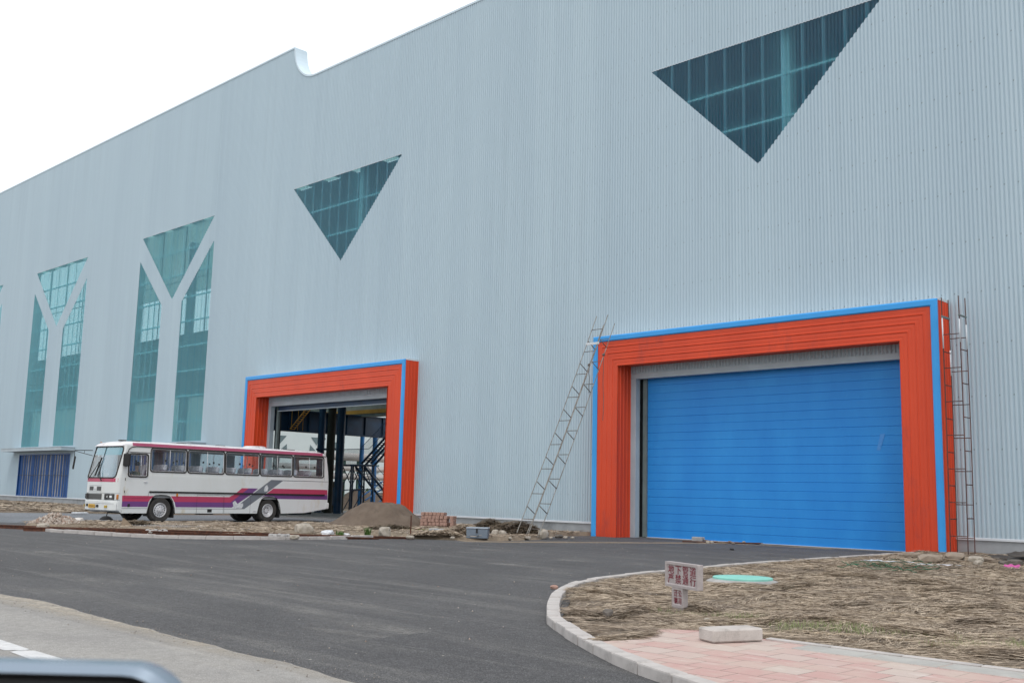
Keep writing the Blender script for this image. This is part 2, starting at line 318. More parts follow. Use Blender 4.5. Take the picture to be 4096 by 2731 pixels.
# ---------------------------------------------------------------- mesh builder
def top_of(o):
    while o.parent: o = o.parent
    return o
def tag(o, label=None, cat=None, group=None, kind=None):
    if label: o['label'] = label
    if cat: o['category'] = cat
    if group: o['group'] = group
    if kind: o['kind'] = kind
    return o
def thing(name, loc, label, cat, group=None, rz=0.0):
    o = bpy.data.objects.new(name, None); col.objects.link(o); o.location = loc; o.rotation_euler.z = rz
    o.empty_display_size = .3
    return tag(o, label, cat, group)
class MB:
    def __init__(s): s.v = []; s.f = []
    def face(s, pts):
        n = len(s.v); s.v += [tuple(p) for p in pts]; s.f.append(tuple(range(n, n+len(pts)))); return s
    def box(s, a, b):
        x0, x1 = sorted((a[0], b[0])); y0, y1 = sorted((a[1], b[1])); z0, z1 = sorted((a[2], b[2]))
        n = len(s.v)
        s.v += [(x0, y0, z0), (x1, y0, z0), (x1, y1, z0), (x0, y1, z0), (x0, y0, z1), (x1, y0, z1), (x1, y1, z1), (x0, y1, z1)]
        s.f += [tuple(n+i for i in q) for q in ((3, 2, 1, 0), (4, 5, 6, 7), (0, 1, 5, 4), (1, 2, 6, 5), (2, 3, 7, 6), (3, 0, 4, 7))]
        return s
    def obox(s, c, size, mx=None, bev=0.0):         # box with chamfered edges, oriented by matrix mx
        hx, hy, hz = (q/2 for q in size); b = min(bev, hx*.9, hy*.9, hz*.9); n = len(s.v)
        if b <= 0:
            cs = [(i*hx, j*hy, k*hz) for k in (-1, 1) for i, j in ((-1, -1), (1, -1), (1, 1), (-1, 1))]
            fs = ((3, 2, 1, 0), (4, 5, 6, 7), (0, 1, 5, 4), (1, 2, 6, 5), (2, 3, 7, 6), (3, 0, 4, 7))
        else:
            def ring(x, y, z): return [(-x+b, -y, z), (x-b, -y, z), (x, -y+b, z), (x, y-b, z), (x-b, y, z), (-x+b, y, z), (-x, y-b, z), (-x, -y+b, z)]
            def ring2(x, y, z): return [(-x+b, -y+b, z), (x-b, -y+b, z), (x-b, -y+b, z), (x-b, y-b, z), (x-b, y-b, z), (-x+b, y-b, z), (-x+b, y-b, z), (-x+b, -y+b, z)]
            cs = ring2(hx, hy, -hz)+ring(hx, hy, -hz+b)+ring(hx, hy, hz-b)+ring2(hx, hy, hz)
            fs = [tuple(range(7, -1, -1)), tuple(range(24, 32))]
            for r_ in range(3):
                for i in range(8): fs.append((r_*8+i, r_*8+(i+1) % 8, (r_+1)*8+(i+1) % 8, (r_+1)*8+i))
        for q in cs:
            p = Vector(q)
            if mx is not None: p = mx @ p
            s.v.append(tuple(p+Vector(c)))
        s.f += [tuple(n+i for i in q) for q in fs]; return s
    def tube(s, p0, p1, r, n=8, r1=None, caps=True):
        p0 = Vector(p0); p1 = Vector(p1); d = (p1-p0)
        if d.length < 1e-6: return s
        d.normalize(); a = d.orthogonal().normalized(); b = d.cross(a); k = len(s.v); r1 = r if r1 is None else r1
        for p, q in ((p0, r), (p1, r1)):
            for i in range(n):
                t = 2*math.pi*i/n; s.v.append(tuple(p+(a*math.cos(t)+b*math.sin(t))*q))
        for i in range(n): s.f.append((k+i, k+(i+1) % n, k+n+(i+1) % n, k+n+i))
        if caps: s.f.append(tuple(k+i for i in range(n-1, -1, -1))); s.f.append(tuple(k+n+i for i in range(n)))
        return s
    def path(s, pts, r, n=6, closed=False):
        pts = [Vector(p) for p in pts]; k = len(s.v); m = len(pts)
        pa = None
        for i, p in enumerate(pts):
            if closed: d = pts[(i+1) % m]-pts[i-1]
            else: d = pts[min(i+1, m-1)]-pts[max(i-1, 0)]
            d.normalize()
            if pa is None: a = d.orthogonal().normalized()
            else:
                a = pa-d*pa.dot(d)
                a = a.normalized() if a.length > 1e-5 else d.orthogonal().normalized()
            pa = a; b = d.cross(a)
            for j in range(n):
                t = 2*math.pi*j/n; s.v.append(tuple(p+(a*math.cos(t)+b*math.sin(t))*r))
        for i in range(m if closed else m-1):
            for j in range(n):
                i2 = (i+1) % m
                s.f.append((k+i*n+j, k+i*n+(j+1) % n, k+i2*n+(j+1) % n, k+i2*n+j))
        return s
    def lathe(s, prof, c=(0, 0, 0), axis='y', n=28):   # prof: (radius, offset along axis)
        k = len(s.v); m = len(prof)
        for i in range(n):
            t = 2*math.pi*i/n
            for r_, h in prof:
                x, z = r_*math.cos(t), r_*math.sin(t)
                s.v.append((c[0]+x, c[1]+h, c[2]+z) if axis == 'y' else (c[0]+x, c[1]+z, c[2]+h))
        for i in range(n):
            for j in range(m-1):
                a, b = k+i*m+j, k+((i+1) % n)*m+j
                s.f.append((a, b, b+1, a+1))
        return s
    def flat(s, loops, fn):                           # filled 2D polygon with holes mapped through fn
        tris = tessellate_polygon([[Vector((p[0], p[1], 0)) for p in lp] for lp in loops])
        pts = [p for lp in loops for p in lp]; k = len(s.v)
        s.v += [tuple(fn(*p)) for p in pts]; s.f += [tuple(k+i for i in t) for t in tris]; return s
    def slab(s, loops, fn0, fn1):                     # the same with thickness
        s.flat(loops, fn0); s.flat(loops, fn1)
        for lp in loops:
            for i in range(len(lp)):
                a, b = lp[i], lp[(i+1) % len(lp)]
                s.face([fn0(*a), fn0(*b), fn1(*b), fn1(*a)])
        return s
    def build(s, name, m, parent=None, smooth=False, local=False, **kw):
        me = bpy.data.meshes.new(name); v = s.v
        o = bpy.data.objects.new(name, me)
        if parent is not None and not local:
            t = top_of(parent).location; v = [(p[0]-t[0], p[1]-t[1], p[2]-t[2]) for p in v]
        me.from_pydata(v, [], s.f); me.update()
        if smooth == 'auto':
            me.polygons.foreach_set('use_smooth', [True]*len(me.polygons))
            try: me.set_sharp_from_angle(angle=R(35))
            except Exception: pass
        elif smooth: me.polygons.foreach_set('use_smooth', [True]*len(me.polygons))
        me.materials.append(m if not isinstance(m, str) else M[m]); col.objects.link(o)
        if parent is not None: o.parent = parent
        return tag(o, **kw) if kw else o
def centred(o):                                       # put a single-mesh thing's origin at its base
    me = o.data; n = len(me.vertices); a = np.zeros(n*3); me.vertices.foreach_get('co', a); a = a.reshape(-1, 3)
    c = np.array([(a[:, 0].min()+a[:, 0].max())/2, (a[:, 1].min()+a[:, 1].max())/2, a[:, 2].min()])
    a -= c; me.vertices.foreach_set('co', a.ravel()); me.update(); o.location = c; return o
def copy_tree(o, parent=None):
    c = o.copy(); col.objects.link(c)
    if parent: c.parent = parent
    for ch in [q for q in o.children]: copy_tree(ch, c)
    return c
def rrect(x0, y0, x1, y1, r, n=5):
    out = []
    for cx_, cy_, a0 in ((x1-r, y1-r, 0), (x0+r, y1-r, 90), (x0+r, y0+r, 180), (x1-r, y0+r, 270)):
        for i in range(n+1):
            t = R(a0+90*i/n); out.append((cx_+r*math.cos(t), cy_+r*math.sin(t)))
    return out
def rock(name, label, p, size, m, cat='stone', seed=0, group=None, sub=3, flat=.75, parent=None):
    import bmesh
    bm = bmesh.new(); bmesh.ops.create_icosphere(bm, subdivisions=sub, radius=1)
    for v in bm.verts:
        q = v.co.copy(); d = 1+.30*noise.noise(q*1.1+Vector((seed*3.1, 0, 0)))+.13*noise.noise(q*2.7+Vector((0, seed*1.7, 0)))
        q = q*d
        q = q*(1+.05*noise.noise(v.co*7+Vector((seed, 0, 0))))
        for ax in range(3):                            # chipped, faceted sides
            q[ax] = max(-.86, min(.86, q[ax]))
        v.co = Vector((q.x*size[0]/2, q.y*size[1]/2, (q.z+flat)*size[2]/(1+flat)))
    me = bpy.data.meshes.new(name); bm.to_mesh(me); bm.free(); me.materials.append(M[m])
    o = bpy.data.objects.new(name, me); col.objects.link(o); o.location = p; o.rotation_euler.z = seed*1.3
    return tag(o, label, cat, group)
def sheet(name, poly, z, m, kind='structure', **kw):
    b = MB(); b.flat([poly], lambda x, y: (x, y, z)); o = b.build(name, m); tag(o, kind=kind, **kw); return o

# ---------------------------------------------------------------- world and light
w = bpy.data.worlds.new('World'); scene.world = w; w.use_nodes = True
N, L = w.node_tree.nodes, w.node_tree.links; bg = N['Background']
SUN_EL, SUN_AZ = R(58), R(128)     # azimuth clockwise from +Y
sky = N.new('ShaderNodeTexSky'); sky.sky_type = 'NISHITA'; sky.sun_disc = False
sky.sun_elevation = SUN_EL; sky.sun_rotation = SUN_AZ; sky.air_density = 1.2; sky.dust_density = 4
tc = N.new('ShaderNodeTexCoord').outputs['Generated']
cl = noise_n(N, L, tc, 1.6, 5, .55)
cloud = mixc(N, L, ramp(N, L, cl, .35, .65), (15.0, 15.3, 15.6), (13.0, 13.4, 13.9))
L.new(mixc(N, L, .82, sky.outputs[0], cloud), bg.inputs['Color']); bg.inputs['Strength'].default_value = .1
sl = bpy.data.lights.new('sun', 'SUN'); sl.energy = .9; sl.angle = R(18); sl.color = (1, .96, .9)
so = bpy.data.objects.new('sun', sl); col.objects.link(so); so.location = (30, -60, 60)
sdir = Vector((math.sin(SUN_AZ)*math.cos(SUN_EL), math.cos(SUN_AZ)*math.cos(SUN_EL), math.sin(SUN_EL)))
so.rotation_euler = sdir.to_track_quat('Z', 'Y').to_euler()
scene.view_settings.view_transform = 'Standard'; scene.view_settings.look = 'None'
scene.view_settings.exposure = 0.0; scene.view_settings.gamma = 1

# ================================================================= GROUND
def inside_dist(P, poly):
    # signed distance (positive inside) of points P (n,2) to polygon
    poly = np.array(poly, float); n = len(poly); d = np.full(len(P), 1e9); ins = np.zeros(len(P), bool)
    for i in range(n):
        a = poly[i]; b = poly[(i+1) % n]; e = b-a; q = P-a
        t = np.clip((q@e)/max(e@e, 1e-9), 0, 1); d = np.minimum(d, np.hypot(*(q-t[:, None]*e).T))
        c = ((a[1] > P[:, 1]) != (b[1] > P[:, 1]))
        with np.errstate(divide='ignore', invalid='ignore'):
            xi = (b[0]-a[0])*(P[:, 1]-a[1])/(b[1]-a[1])+a[0]
        ins ^= c & (P[:, 0] < xi)
    return np.where(ins, d, -d)
def vnoise(x, y, s, seed=0):
    # smooth value noise in numpy
    x = x/s+seed*17.3; y = y/s+seed*9.1; xi = np.floor(x).astype(int); yi = np.floor(y).astype(int); fx = x-xi; fy = y-yi
    fx = fx*fx*(3-2*fx); fy = fy*fy*(3-2*fy)
    def h(a, b):
        v = np.sin(a*127.1+b*311.7+seed*74.7)*43758.5453; return v-np.floor(v)
    return (h(xi, yi)*(1-fx)+h(xi+1, yi)*fx)*(1-fy)+(h(xi, yi+1)*(1-fx)+h(xi+1, yi+1)*fx)*fy
def np_mesh(name, verts, faces, m, smooth=True, k=4):
    me = bpy.data.meshes.new(name); nv = len(verts); nf = len(faces)
    me.vertices.add(nv); me.vertices.foreach_set('co', np.asarray(verts, np.float32).ravel())
    me.loops.add(nf*k); me.loops.foreach_set('vertex_index', np.asarray(faces, np.int32).ravel())
    me.polygons.add(nf); me.polygons.foreach_set('loop_start', np.arange(0, nf*k, k, dtype=np.int32))
    if smooth: me.polygons.foreach_set('use_smooth', np.ones(nf, bool))
    me.update(calc_edges=True); me.validate(); me.materials.append(M[m])
    o = bpy.data.objects.new(name, me); col.objects.link(o); return o
def terrain(name, poly, res, hfn, m, edge=.25, kind='structure'):
    P = np.array(poly); x0, y0 = P.min(0)-res; x1, y1 = P.max(0)+res
    xs = np.arange(x0, x1+res, res); ys = np.arange(y0, y1+res, res); X, Y = np.meshgrid(xs, ys)
    pts = np.stack([X.ravel(), Y.ravel()], 1); d = inside_dist(pts, poly)
    t = np.clip(d/edge, 0, 1); h = hfn(pts[:, 0], pts[:, 1], d); z = -.06+(h+.06)*t
    keep = d > -res*1.5; nx = len(xs)
    idx = np.arange(len(pts)).reshape(X.shape); q = np.stack([idx[:-1, :-1], idx[:-1, 1:], idx[1:, 1:], idx[1:, :-1]], -1).reshape(-1, 4)
    q = q[keep[q].all(1)]
    used = np.unique(q); mp = np.full(len(pts), -1); mp[used] = np.arange(len(used))
    V = np.stack([pts[used, 0], pts[used, 1], z[used]], 1)
    o = np_mesh(name, V, mp[q], m); return tag(o, kind=kind)

tag(terrain('embankment', [(-77, 17), (-73.5, 17), (-73.5, 60), (-77, 60)], .4, lambda x, y, d: .75+.7*vnoise(x, y, 2.2, 5)+.2*vnoise(x, y, .6, 6), 'sand', edge=1.2), kind='structure')
b = MB(); b.face([(-1500, -1500, -.05), (1500, -1500, -.05), (1500, 1500, -.05), (-1500, 1500, -.05)])
tag(b.build('ground', 'soil'), kind='structure')
sheet('road_yard', [(-160, -26.8), (-160, -14), (-56, -14), (-52, -2), (-52, 0), (-38, 0), (-38, -8), (-26.5, -9), (-26.5, 0), (-13.0, 0), (-12.6, -14), (-11, -19.5), (-8.4, -22.8), (-5.3, -24.9), (-2, -26.5), (3, -26.9), (60, -26.9), (60, -27.6), (0, -28.2), (-160, -28.2)], 0.0, 'asphalt')
sheet('road_apron', [(-38.0, -3.0), (-38.2, -8), (-38.6, -12), (-39.6, -14.5), (-40.5, -16), (-42, -17.2), (-60, -20), (-160, -21), (-160, -14.5), (-57, -13.6), (-55.4, -12.2), (-54.7, -8.7), (-52.2, -4.4), (-52.2, 0), (-50.6, 0), (-50.6, 15.5), (-39.6, 15.5), (-39.6, 0), (-38.1, 0)], .004, 'asphalt_far')
# older lighter road in front, with a wavering edge where the new asphalt was laid over it
edge = [(-160, -26.70), (-60, -26.70), (-30, -26.66), (-20, -26.72), (-15.06, -26.69), (-13.77, -26.56), (-12.6, -26.66), (-11.58, -26.73), (-10.6, -26.76), (-9.96, -26.81), (-9.2, -26.80), (-8.68, -26.86), (-7.9, -26.83), (-7.40, -26.88), (-6.85, -26.96), (-5, -26.95), (-1, -27.05), (60, -27.1)]
fine = []
for i in range(len(edge)-1):
    a, c = edge[i], edge[i+1]; n = max(1, int((c[0]-a[0])/.12)) if -20 < a[0] < 0 else 1
    for k in range(n):
        t = k/n; x = a[0]+(c[0]-a[0])*t; fine.append((x, a[1]+(c[1]-a[1])*t+(.035*noise.noise(Vector((x*2.3, 0, 0)))+.012*noise.noise(Vector((x*11, 3, 0))) if n > 1 else 0)))
sheet('road', fine+[(60, -27.1), (60, -60), (-160, -60)], .006, 'asphalt_old')
# band of pale dust that gathered along the seam
dust_m, N_, L_, b_ = nodes('seam_dust')
v_ = N_.new('ShaderNodeTexCoord').outputs['Object']; sp_ = N_.new('ShaderNodeSeparateXYZ'); L_.new(v_, sp_.inputs[0])
wob = mth(N_, L_, 'ADD', sp_.outputs[1], mth(N_, L_, 'MULTIPLY', noise_n(N_, L_, v_, .8, 5), .35))
al = mth(N_, L_, 'MULTIPLY', ramp(N_, L_, wob, -26.95, -26.62, 0, 1), ramp(N_, L_, noise_n(N_, L_, v_, 4, 7, .7), .3, .62, .1, .85))
L_.new(al, b_.inputs['Alpha']); b_.inputs['Base Color'].default_value = (.42, .375, .31, 1); b_.inputs['Roughness'].default_value = .9
M['seam_dust'] = dust_m
fd = [(x, y-.01) for x, y in fine if x > -40]
sheet('dust_strip', fd+[(60, -27.4), (-40, -27.4)], .009, 'seam_dust', kind='stuff')
sheet('road_marking', [(-60, -28.20), (-30, -28.22), (-10.7, -28.235), (-9.95, -28.25), (-9.9, -28.30), (-9.97, -28.38), (-10.0, -28.45), (-30, -28.42), (-60, -28.40)], .010, 'road_paint')
sheet('road_marking', [(-9.84, -28.245), (-9.3, -28.24), (-7.2, -28.27), (-7.2, -28.47), (-9.4, -28.46), (-9.9, -28.44), (-9.93, -28.36)], .010, 'road_paint')

KZ = .085
M['yard_dust'] = nodes('yard_dust')[0]
def _yd():
    m = M['yard_dust']; N, L = m.node_tree.nodes, m.node_tree.links; b = N['Principled BSDF']; v = N.new('ShaderNodeTexCoord').outputs['Object']
    a = noise_n(N, L, stretch(N, L, v, (.22, .9, 1), (0, 0, R(-42))), 1.0, 8, .72, .5); c = noise_n(N, L, v, 13, 6, .8); e = noise_n(N, L, v, .5, 2)
    al = mth(N, L, 'MULTIPLY', mth(N, L, 'MULTIPLY', ramp(N, L, a, .48, .70, 0, .85), ramp(N, L, c, .38, .62, .15, .9)), ramp(N, L, e, .46, .64, 0, .8))
    L.new(al, b.inputs['Alpha']); b.inputs['Base Color'].default_value = (.40, .385, .36, 1); b.inputs['Roughness'].default_value = .95
_yd()
sheet('yard_dust', [(-30, -26.4), (-8.6, -26.4), (-8.9, -23.5), (-12.9, -19), (-14.0, -10), (-14.5, -2), (-21, -2), (-23, -8), (-26, -11), (-26.3, -15), (-30, -18.5)], .0035, 'yard_dust', kind='stuff')
isl_out = [(-13.75, -.9), (-13.62, -3.5), (-13.45, -5.75), (-13.36, -8), (-13.27, -10.76), (-12.95, -13.0), (-12.62, -15.09), (-12.40, -16.5), (-12.13, -17.59), (-11.76, -18.57), (-11.33, -19.40), (-10.88, -20.06), (-10.4, -20.72), (-9.85, -21.38), (-9.45, -21.86), (-9.05, -22.28), (-8.60, -22.78), (-8.25, -23.07), (-7.80, -23.42), (-7.35, -23.74), (-6.84, -24.10), (-6.33, -24.44), (-5.85, -24.72), (-5.33, -24.96), (-4.9, -25.15), (-4.2, -25.45), (-3.2, -25.85), (-2, -26.2), (-.5, -26.45), (2, -26.6), (8, -26.6)]
lawn = [(-13.55, -.9), (-13.4, -3.5), (-13.25, -5.75), (-13.15, -8), (-13.05, -10.76), (-12.75, -13.0), (-12.42, -15.0), (-12.2, -16.5), (-11.93, -17.5), (-11.55, -18.5), (-11.1, -19.3), (-10.65, -19.95), (-10.2, -20.55), (-9.65, -21.22), (-9.2, -21.75), (-8.8, -22.15), (-8.1, -22.95), (-7.6, -23.35), (-6.81, -23.96), (-6.62, -23.45), (-6.95, -22.8), (-6.85, -22.42), (-5.9, -22.34), (8, -22.28), (8, 0.0), (-12.7, 0.0), (-12.9, -.9)]
def lawn_h(x, y, d):
    wall = np.clip((y+3.2)/3.0, 0, 1)
    ridge = np.zeros_like(x)
    for yy, amp in ((-21.45, .05), (-20.1, .02), (-19.0, .045), (-17.6, .03), (-16, .05), (-14.2, .05), (-12.2, .06), (-9.5, .07), (-7, .07)):
        ridge += amp*.9*np.exp(-((y-yy-.9*(vnoise(x, y*0, 1.9, 3+int(-yy*3))-.5))/.12)**2)*np.clip(vnoise(x, y, 1.1, 5)*2-.6, 0, 1.2)
    return .035+.030*vnoise(x, y, .55, 1)+.016*vnoise(x, y, .17, 2)+ridge+.07*wall*(.6+vnoise(x, y, .5, 8))
terrain('lawn_soil', lawn, .09, lawn_h, 'soil_straw', edge=.06)
# paved footway
foot = [(-6.81, -23.96), (-6.66, -23.45), (-7.05, -22.62), (-6.8, -22.38), (-5.9, -22.38), (8, -22.32), (8, -26.5), (2, -26.5), (-.5, -26.34), (-2, -26.08), (-3.2, -25.74), (-4.2, -25.35), (-4.9, -25.04), (-5.33, -24.86), (-5.83, -24.62), (-6.33, -24.32)]
sheet('pavement', foot, KZ, 'tile')

def stone_run(outer, width, height, length, name, label, group, m, z0=-.05, jit=.006, side=1, every=None):
    pts = [Vector(p) for p in outer]; L_ = [0]
    for i in range(1, len(pts)): L_.append(L_[-1]+(pts[i]-pts[i-1]).length)
    def at(s_):
        for i in range(1, len(pts)):
            if s_ <= L_[i] or i == len(pts)-1:
                t = (s_-L_[i-1])/(L_[i]-L_[i-1]); return pts[i-1].lerp(pts[i], t)
    s_ = 0; made = []
    while s_+length*.6 < L_[-1]:
        e = min(s_+length, L_[-1]); a, c = at(s_+.007), at(e-.007); d = (c-a).normalized(); nrm = Vector((d.y, -d.x))*side
        q = [a, c, c+nrm*width, a+nrm*width]; hz = height+rnd.uniform(-jit, jit)
        bv = .012; b = MB(); n0 = [p.lerp((a+c+q[2]+q[3])/4, 0) for p in q]
        ctr = (q[0]+q[1]+q[2]+q[3])/4
        top = [p+(ctr-p).normalized()*bv*1.3 for p in q]
        base = rnd.uniform(-jit, jit)*.8; base_off = nrm*base
        lo = [(p.x+base_off.x, p.y+base_off.y, z0) for p in q]; mid = [(p.x+base_off.x, p.y+base_off.y, hz-bv) for p in q]; hi = [(p.x+base_off.x, p.y+base_off.y, hz+rnd.uniform(-.002, .002)) for p in top]
        b.v = lo+mid+hi; b.f = [(0, 1, 5, 4), (1, 2, 6, 5), (2, 3, 7, 6), (3, 0, 4, 7), (4, 5, 9, 8), (5, 6, 10, 9), (6, 7, 11, 10), (7, 4, 8, 11), (8, 9, 10, 11)]
        o = centred(b.build(name, m)); tag(o, label, 'kerb stone', group); made.append(o); s_ = e
    return made
stone_run(isl_out, .165, KZ+.012, .58, 'kerb_stone', 'pale concrete kerb stone edging the straw-covered lawn and paved footway', 'kerb stones round the straw lawn', 'kerb', side=-1, jit=.009)
left_kerb = [(-35.2, -18.62), (-33.31, -18.56), (-31.45, -18.2), (-29.93, -17.8), (-29.2, -17.45), (-28.5, -16.9), (-27.9, -16.1), (-27.4, -15.3), (-27.1, -14.4), (-26.95, -13.3), (-26.86, -12.2), (-26.8, -11.0)]
stone_run(left_kerb, .14, .10, .78, 'kerb_stone', 'pale kerb stone bordering the dirt strip with the rusty rails', 'kerb stones along the dirt strip', 'kerb', side=-1, jit=.012)
# grey edging slabs along the straw
for i in range(32):
    x = -5.86+i*.72; b = MB(); b.obox((x+.355, -22.38, KZ-.012), (.708, .10, .06), bev=.006)
    tag(centred(b.build('edging_stone', 'kerb')), 'narrow white edging stone between the pink footway and the straw', 'edging stone', 'edging stones behind the footway')
M['edging_slab'] = mat('edging_slab', (.42, .41, .385), (.33, .325, .31), 3, .85, bstr=.3, bscale=60, grime=(.5, .45, .38), gs=3)
b = MB()
for i in range(32):
    x = -6.1+i*.72
    if x > -5.6: b.obox((x+.355, -22.6, KZ-.022), (.700, .33, .056), bev=.005)
tag(b.build('pavement_border', 'edging_slab'), kind='structure')

strip = [(-35.6, -18.45), (-33.3, -18.4), (-31.5, -18.05), (-30, -17.65), (-28.85, -17.0), (-28.2, -16.2), (-27.5, -15.2), (-27.2, -14.1), (-27.02, -12.2), (-26.95, -11), (-26.8, -10), (-25.4, -9.1), (-24.3, -7.6), (-24.6, -5.6), (-25.6, -4.2), (-26.5, -2.5), (-26.6, 0), (-37.9, 0), (-38.0, -3), (-38.15, -8), (-38.5, -11.5), (-39.4, -14.2), (-40.2, -15.6), (-40.2, -16.6), (-38.5, -17.6), (-37, -18.2)]
def strip_h(x, y, d=1):
    e = inside_dist(np.stack([x, y], 1), strip); e = np.where((y > -9.5) | (x < -36), 3, e)
    return .0+.035*vnoise(x, y, .22, 6)+(.09+.045*vnoise(x, y, .8, 4))*np.clip((e-1.5)/.8, 0, 1)
terrain('dirt_strip', strip, .16, strip_h, 'soil', edge=.25)
verge = [(-52.3, 0), (-52.3, -4.4), (-54.8, -8.7), (-55.5, -12.3), (-57.5, -13.8), (-90, -15.2), (-150, -18), (-150, 0)]
terrain('verge', verge, .4, lambda x, y, d: .02+.10*vnoise(x, y, 1.4, 7)+.04*vnoise(x, y, .5, 9), 'soil_straw', edge=.5)
# line of dirt on the asphalt from the strip to the threshold of the big door
terrain('dirt_line', [(-25.3, -9.0), (-24.2, -7.9), (-23.2, -5.8), (-22.0, -3.0), (-20.9, -.6), (-17, -.1), (-16.0, -.25), (-20.2, -.85), (-21.4, -3.3), (-22.6, -6.1), (-23.5, -8.3), (-24.4, -9.4)], .07, lambda x, y, d: .004+.018*vnoise(x, y, .2, 11)*np.clip(d/.1, 0, 1), 'soil', edge=.08)

# ---- straw, grass (uncountable)
def blades(name, P, ang, length, width, lift, z, m, curve=.2, tilt=None, seed=1, kind='stuff'):
    rs = np.random.RandomState(seed); n = len(P); d = np.stack([np.cos(ang), np.sin(ang)], 1); nn = np.stack([-d[:, 1], d[:, 0]], 1)
    t = np.array([-.5, 0, .5]); V = np.zeros((n, 6, 3)); bend = rs.uniform(-curve, curve, n)*length
    lo = rs.uniform(.0, 1, n)*lift; hi = rs.uniform(0, 1, n)*lift; mid = np.maximum(lo, hi)*.6+rs.uniform(0, .6, n)*lift
    for i, tt in enumerate(t):
        c = P+d*(length*tt)[:, None]+nn*(bend*(0.5-2*tt*tt))[:, None]; zz = z+(lo, mid, hi)[i]
        wv = nn*(width*(.5 if i == 1 else .3))[:, None]
        V[:, 2*i, :2] = c-wv; V[:, 2*i+1, :2] = c+wv
        r_ = rs.uniform(-.35, .35, n)*width
        V[:, 2*i, 2] = zz+r_; V[:, 2*i+1, 2] = zz-r_
    base = np.arange(n)[:, None]*6; Fq = np.concatenate([base+np.array([0, 2, 3, 1]), base+np.array([2, 4, 5, 3])], 0)
    o = np_mesh(name, V.reshape(-1, 3), Fq, m, smooth=False); return tag(o, kind=kind)
rs = np.random.RandomState(3)
def scatter(n, box, poly, pw=None):
    x = rs.uniform(box[0], box[1], n); y = rs.uniform(box[2], box[3], n); P = np.stack([x, y], 1); d = inside_dist(P, poly)
    keep = d > .02
    if pw is not None: keep &= rs.uniform(0, 1, n) < pw(x, y)
    return P[keep]
def clear(x, y):
    c = np.hypot(x+10.4, y+15.6) > .66
    c &= ~((x < -6.7) & (x > -8.15) & (y < -22.75) & (y > -24.2) & (vnoise(x, y, .5, 21) < .35))
    return c
def straw_density(x, y):
    v = vnoise(x, y, .7, 31)*.6+vnoise(x, y, .25, 32)*.4
    k = np.clip((v-.28)*4.2, .10, 1)
    g = np.exp(-((y+20.75-.12*(x+6))/.42)**2)*(x > -8.2)
    k = k*(1-.55*g); k = np.where(y > -5, k*.45, k)
    return k*clear(x, y)
box = (-13.7, 3.5, -24.2, -.3)
P = scatter(330000, box, lawn, lambda x, y: straw_density(x, y)*np.where(x > -.30*(y+32.2)+1.2, .10, 1)*np.where(y > -14, .55, 1))
z = lawn_h(P[:, 0], P[:, 1], 1)
ang = R(48)+R(18)*np.clip((P[:, 0]+8)/4, 0, 1)+(vnoise(P[:, 0], P[:, 1], 1.0, 41)-.5)*1.9+(vnoise(P[:, 0], P[:, 1], .3, 43)-.5)*1.3+rs.normal(0, .22, len(P))
far = np.clip((P[:, 1]+24)/20, 0, 1)
blades('straw', P, ang, rs.uniform(.12, .40, len(P)), rs.uniform(.003, .0066, len(P))*(1+1.2*far), .03+0*z, z+.002, 'straw', seed=5, curve=.12)
# stitched edges of the straw mats: short pale ends laid side by side in long rows
BP = []; BA = []
for yy, xa, xb, slope in ((-21.40, -6.2, 3.0, .07), (-21.15, -5.0, 3.0, .05), (-19.0, -8.3, 2.0, .05), (-18.0, -8.6, -5.2, -.25), (-17.0, -9.5, -1.0, .05), (-19.6, -11.0, -9.6, -.3), (-14.5, -11.5, -2, .06), (-12.2, -12, -3, .03), (-22.2, -8.6, -6.9, -.5)):
    n = int((xb-xa)/.0042); x = rs.uniform(xa, xb, n); g = .6+.6*vnoise(x, x*0, .5, 60)
    y = yy+slope*(x-xa)+rs.normal(0, .035, n)+.9*(vnoise(x, x*0, 1.9, 3+int(-yy*3))-.5); keep = vnoise(x, y*0, 1.0, 62+int(-yy*5)) > .42
    BP.append(np.stack([x, y], 1)[keep]); BA.append((np.round(x/.045) % 2*.14+R(58)+rs.normal(0, .10, n))[keep])
BP = np.concatenate(BP); BA = np.concatenate(BA); d_ = inside_dist(BP, lawn) > .05; BP = BP[d_]; BA = BA[d_]; z = lawn_h(BP[:, 0], BP[:, 1], 1)
blades('straw', BP, BA, rs.uniform(.09, .17, len(BP)), rs.uniform(.004, .008, len(BP)), .02, z+.010, 'straw_pale', seed=8, curve=.08)
# thicker loose wisps
P = scatter(14000, box, lawn, lambda x, y: straw_density(x, y)*(vnoise(x, y, .9, 51) > .55)*np.where(x > -.30*(y+32.2)+1.2, .1, 1)); z = lawn_h(P[:, 0], P[:, 1], 1)
blades('straw', P, R(50)+(vnoise(P[:, 0], P[:, 1], 1.1, 41)-.5)*2.2+rs.normal(0, .5, len(P)), rs.uniform(.12, .36, len(P)), rs.uniform(.004, .008, len(P)), .05, z+.012, 'straw', seed=6, curve=.25)
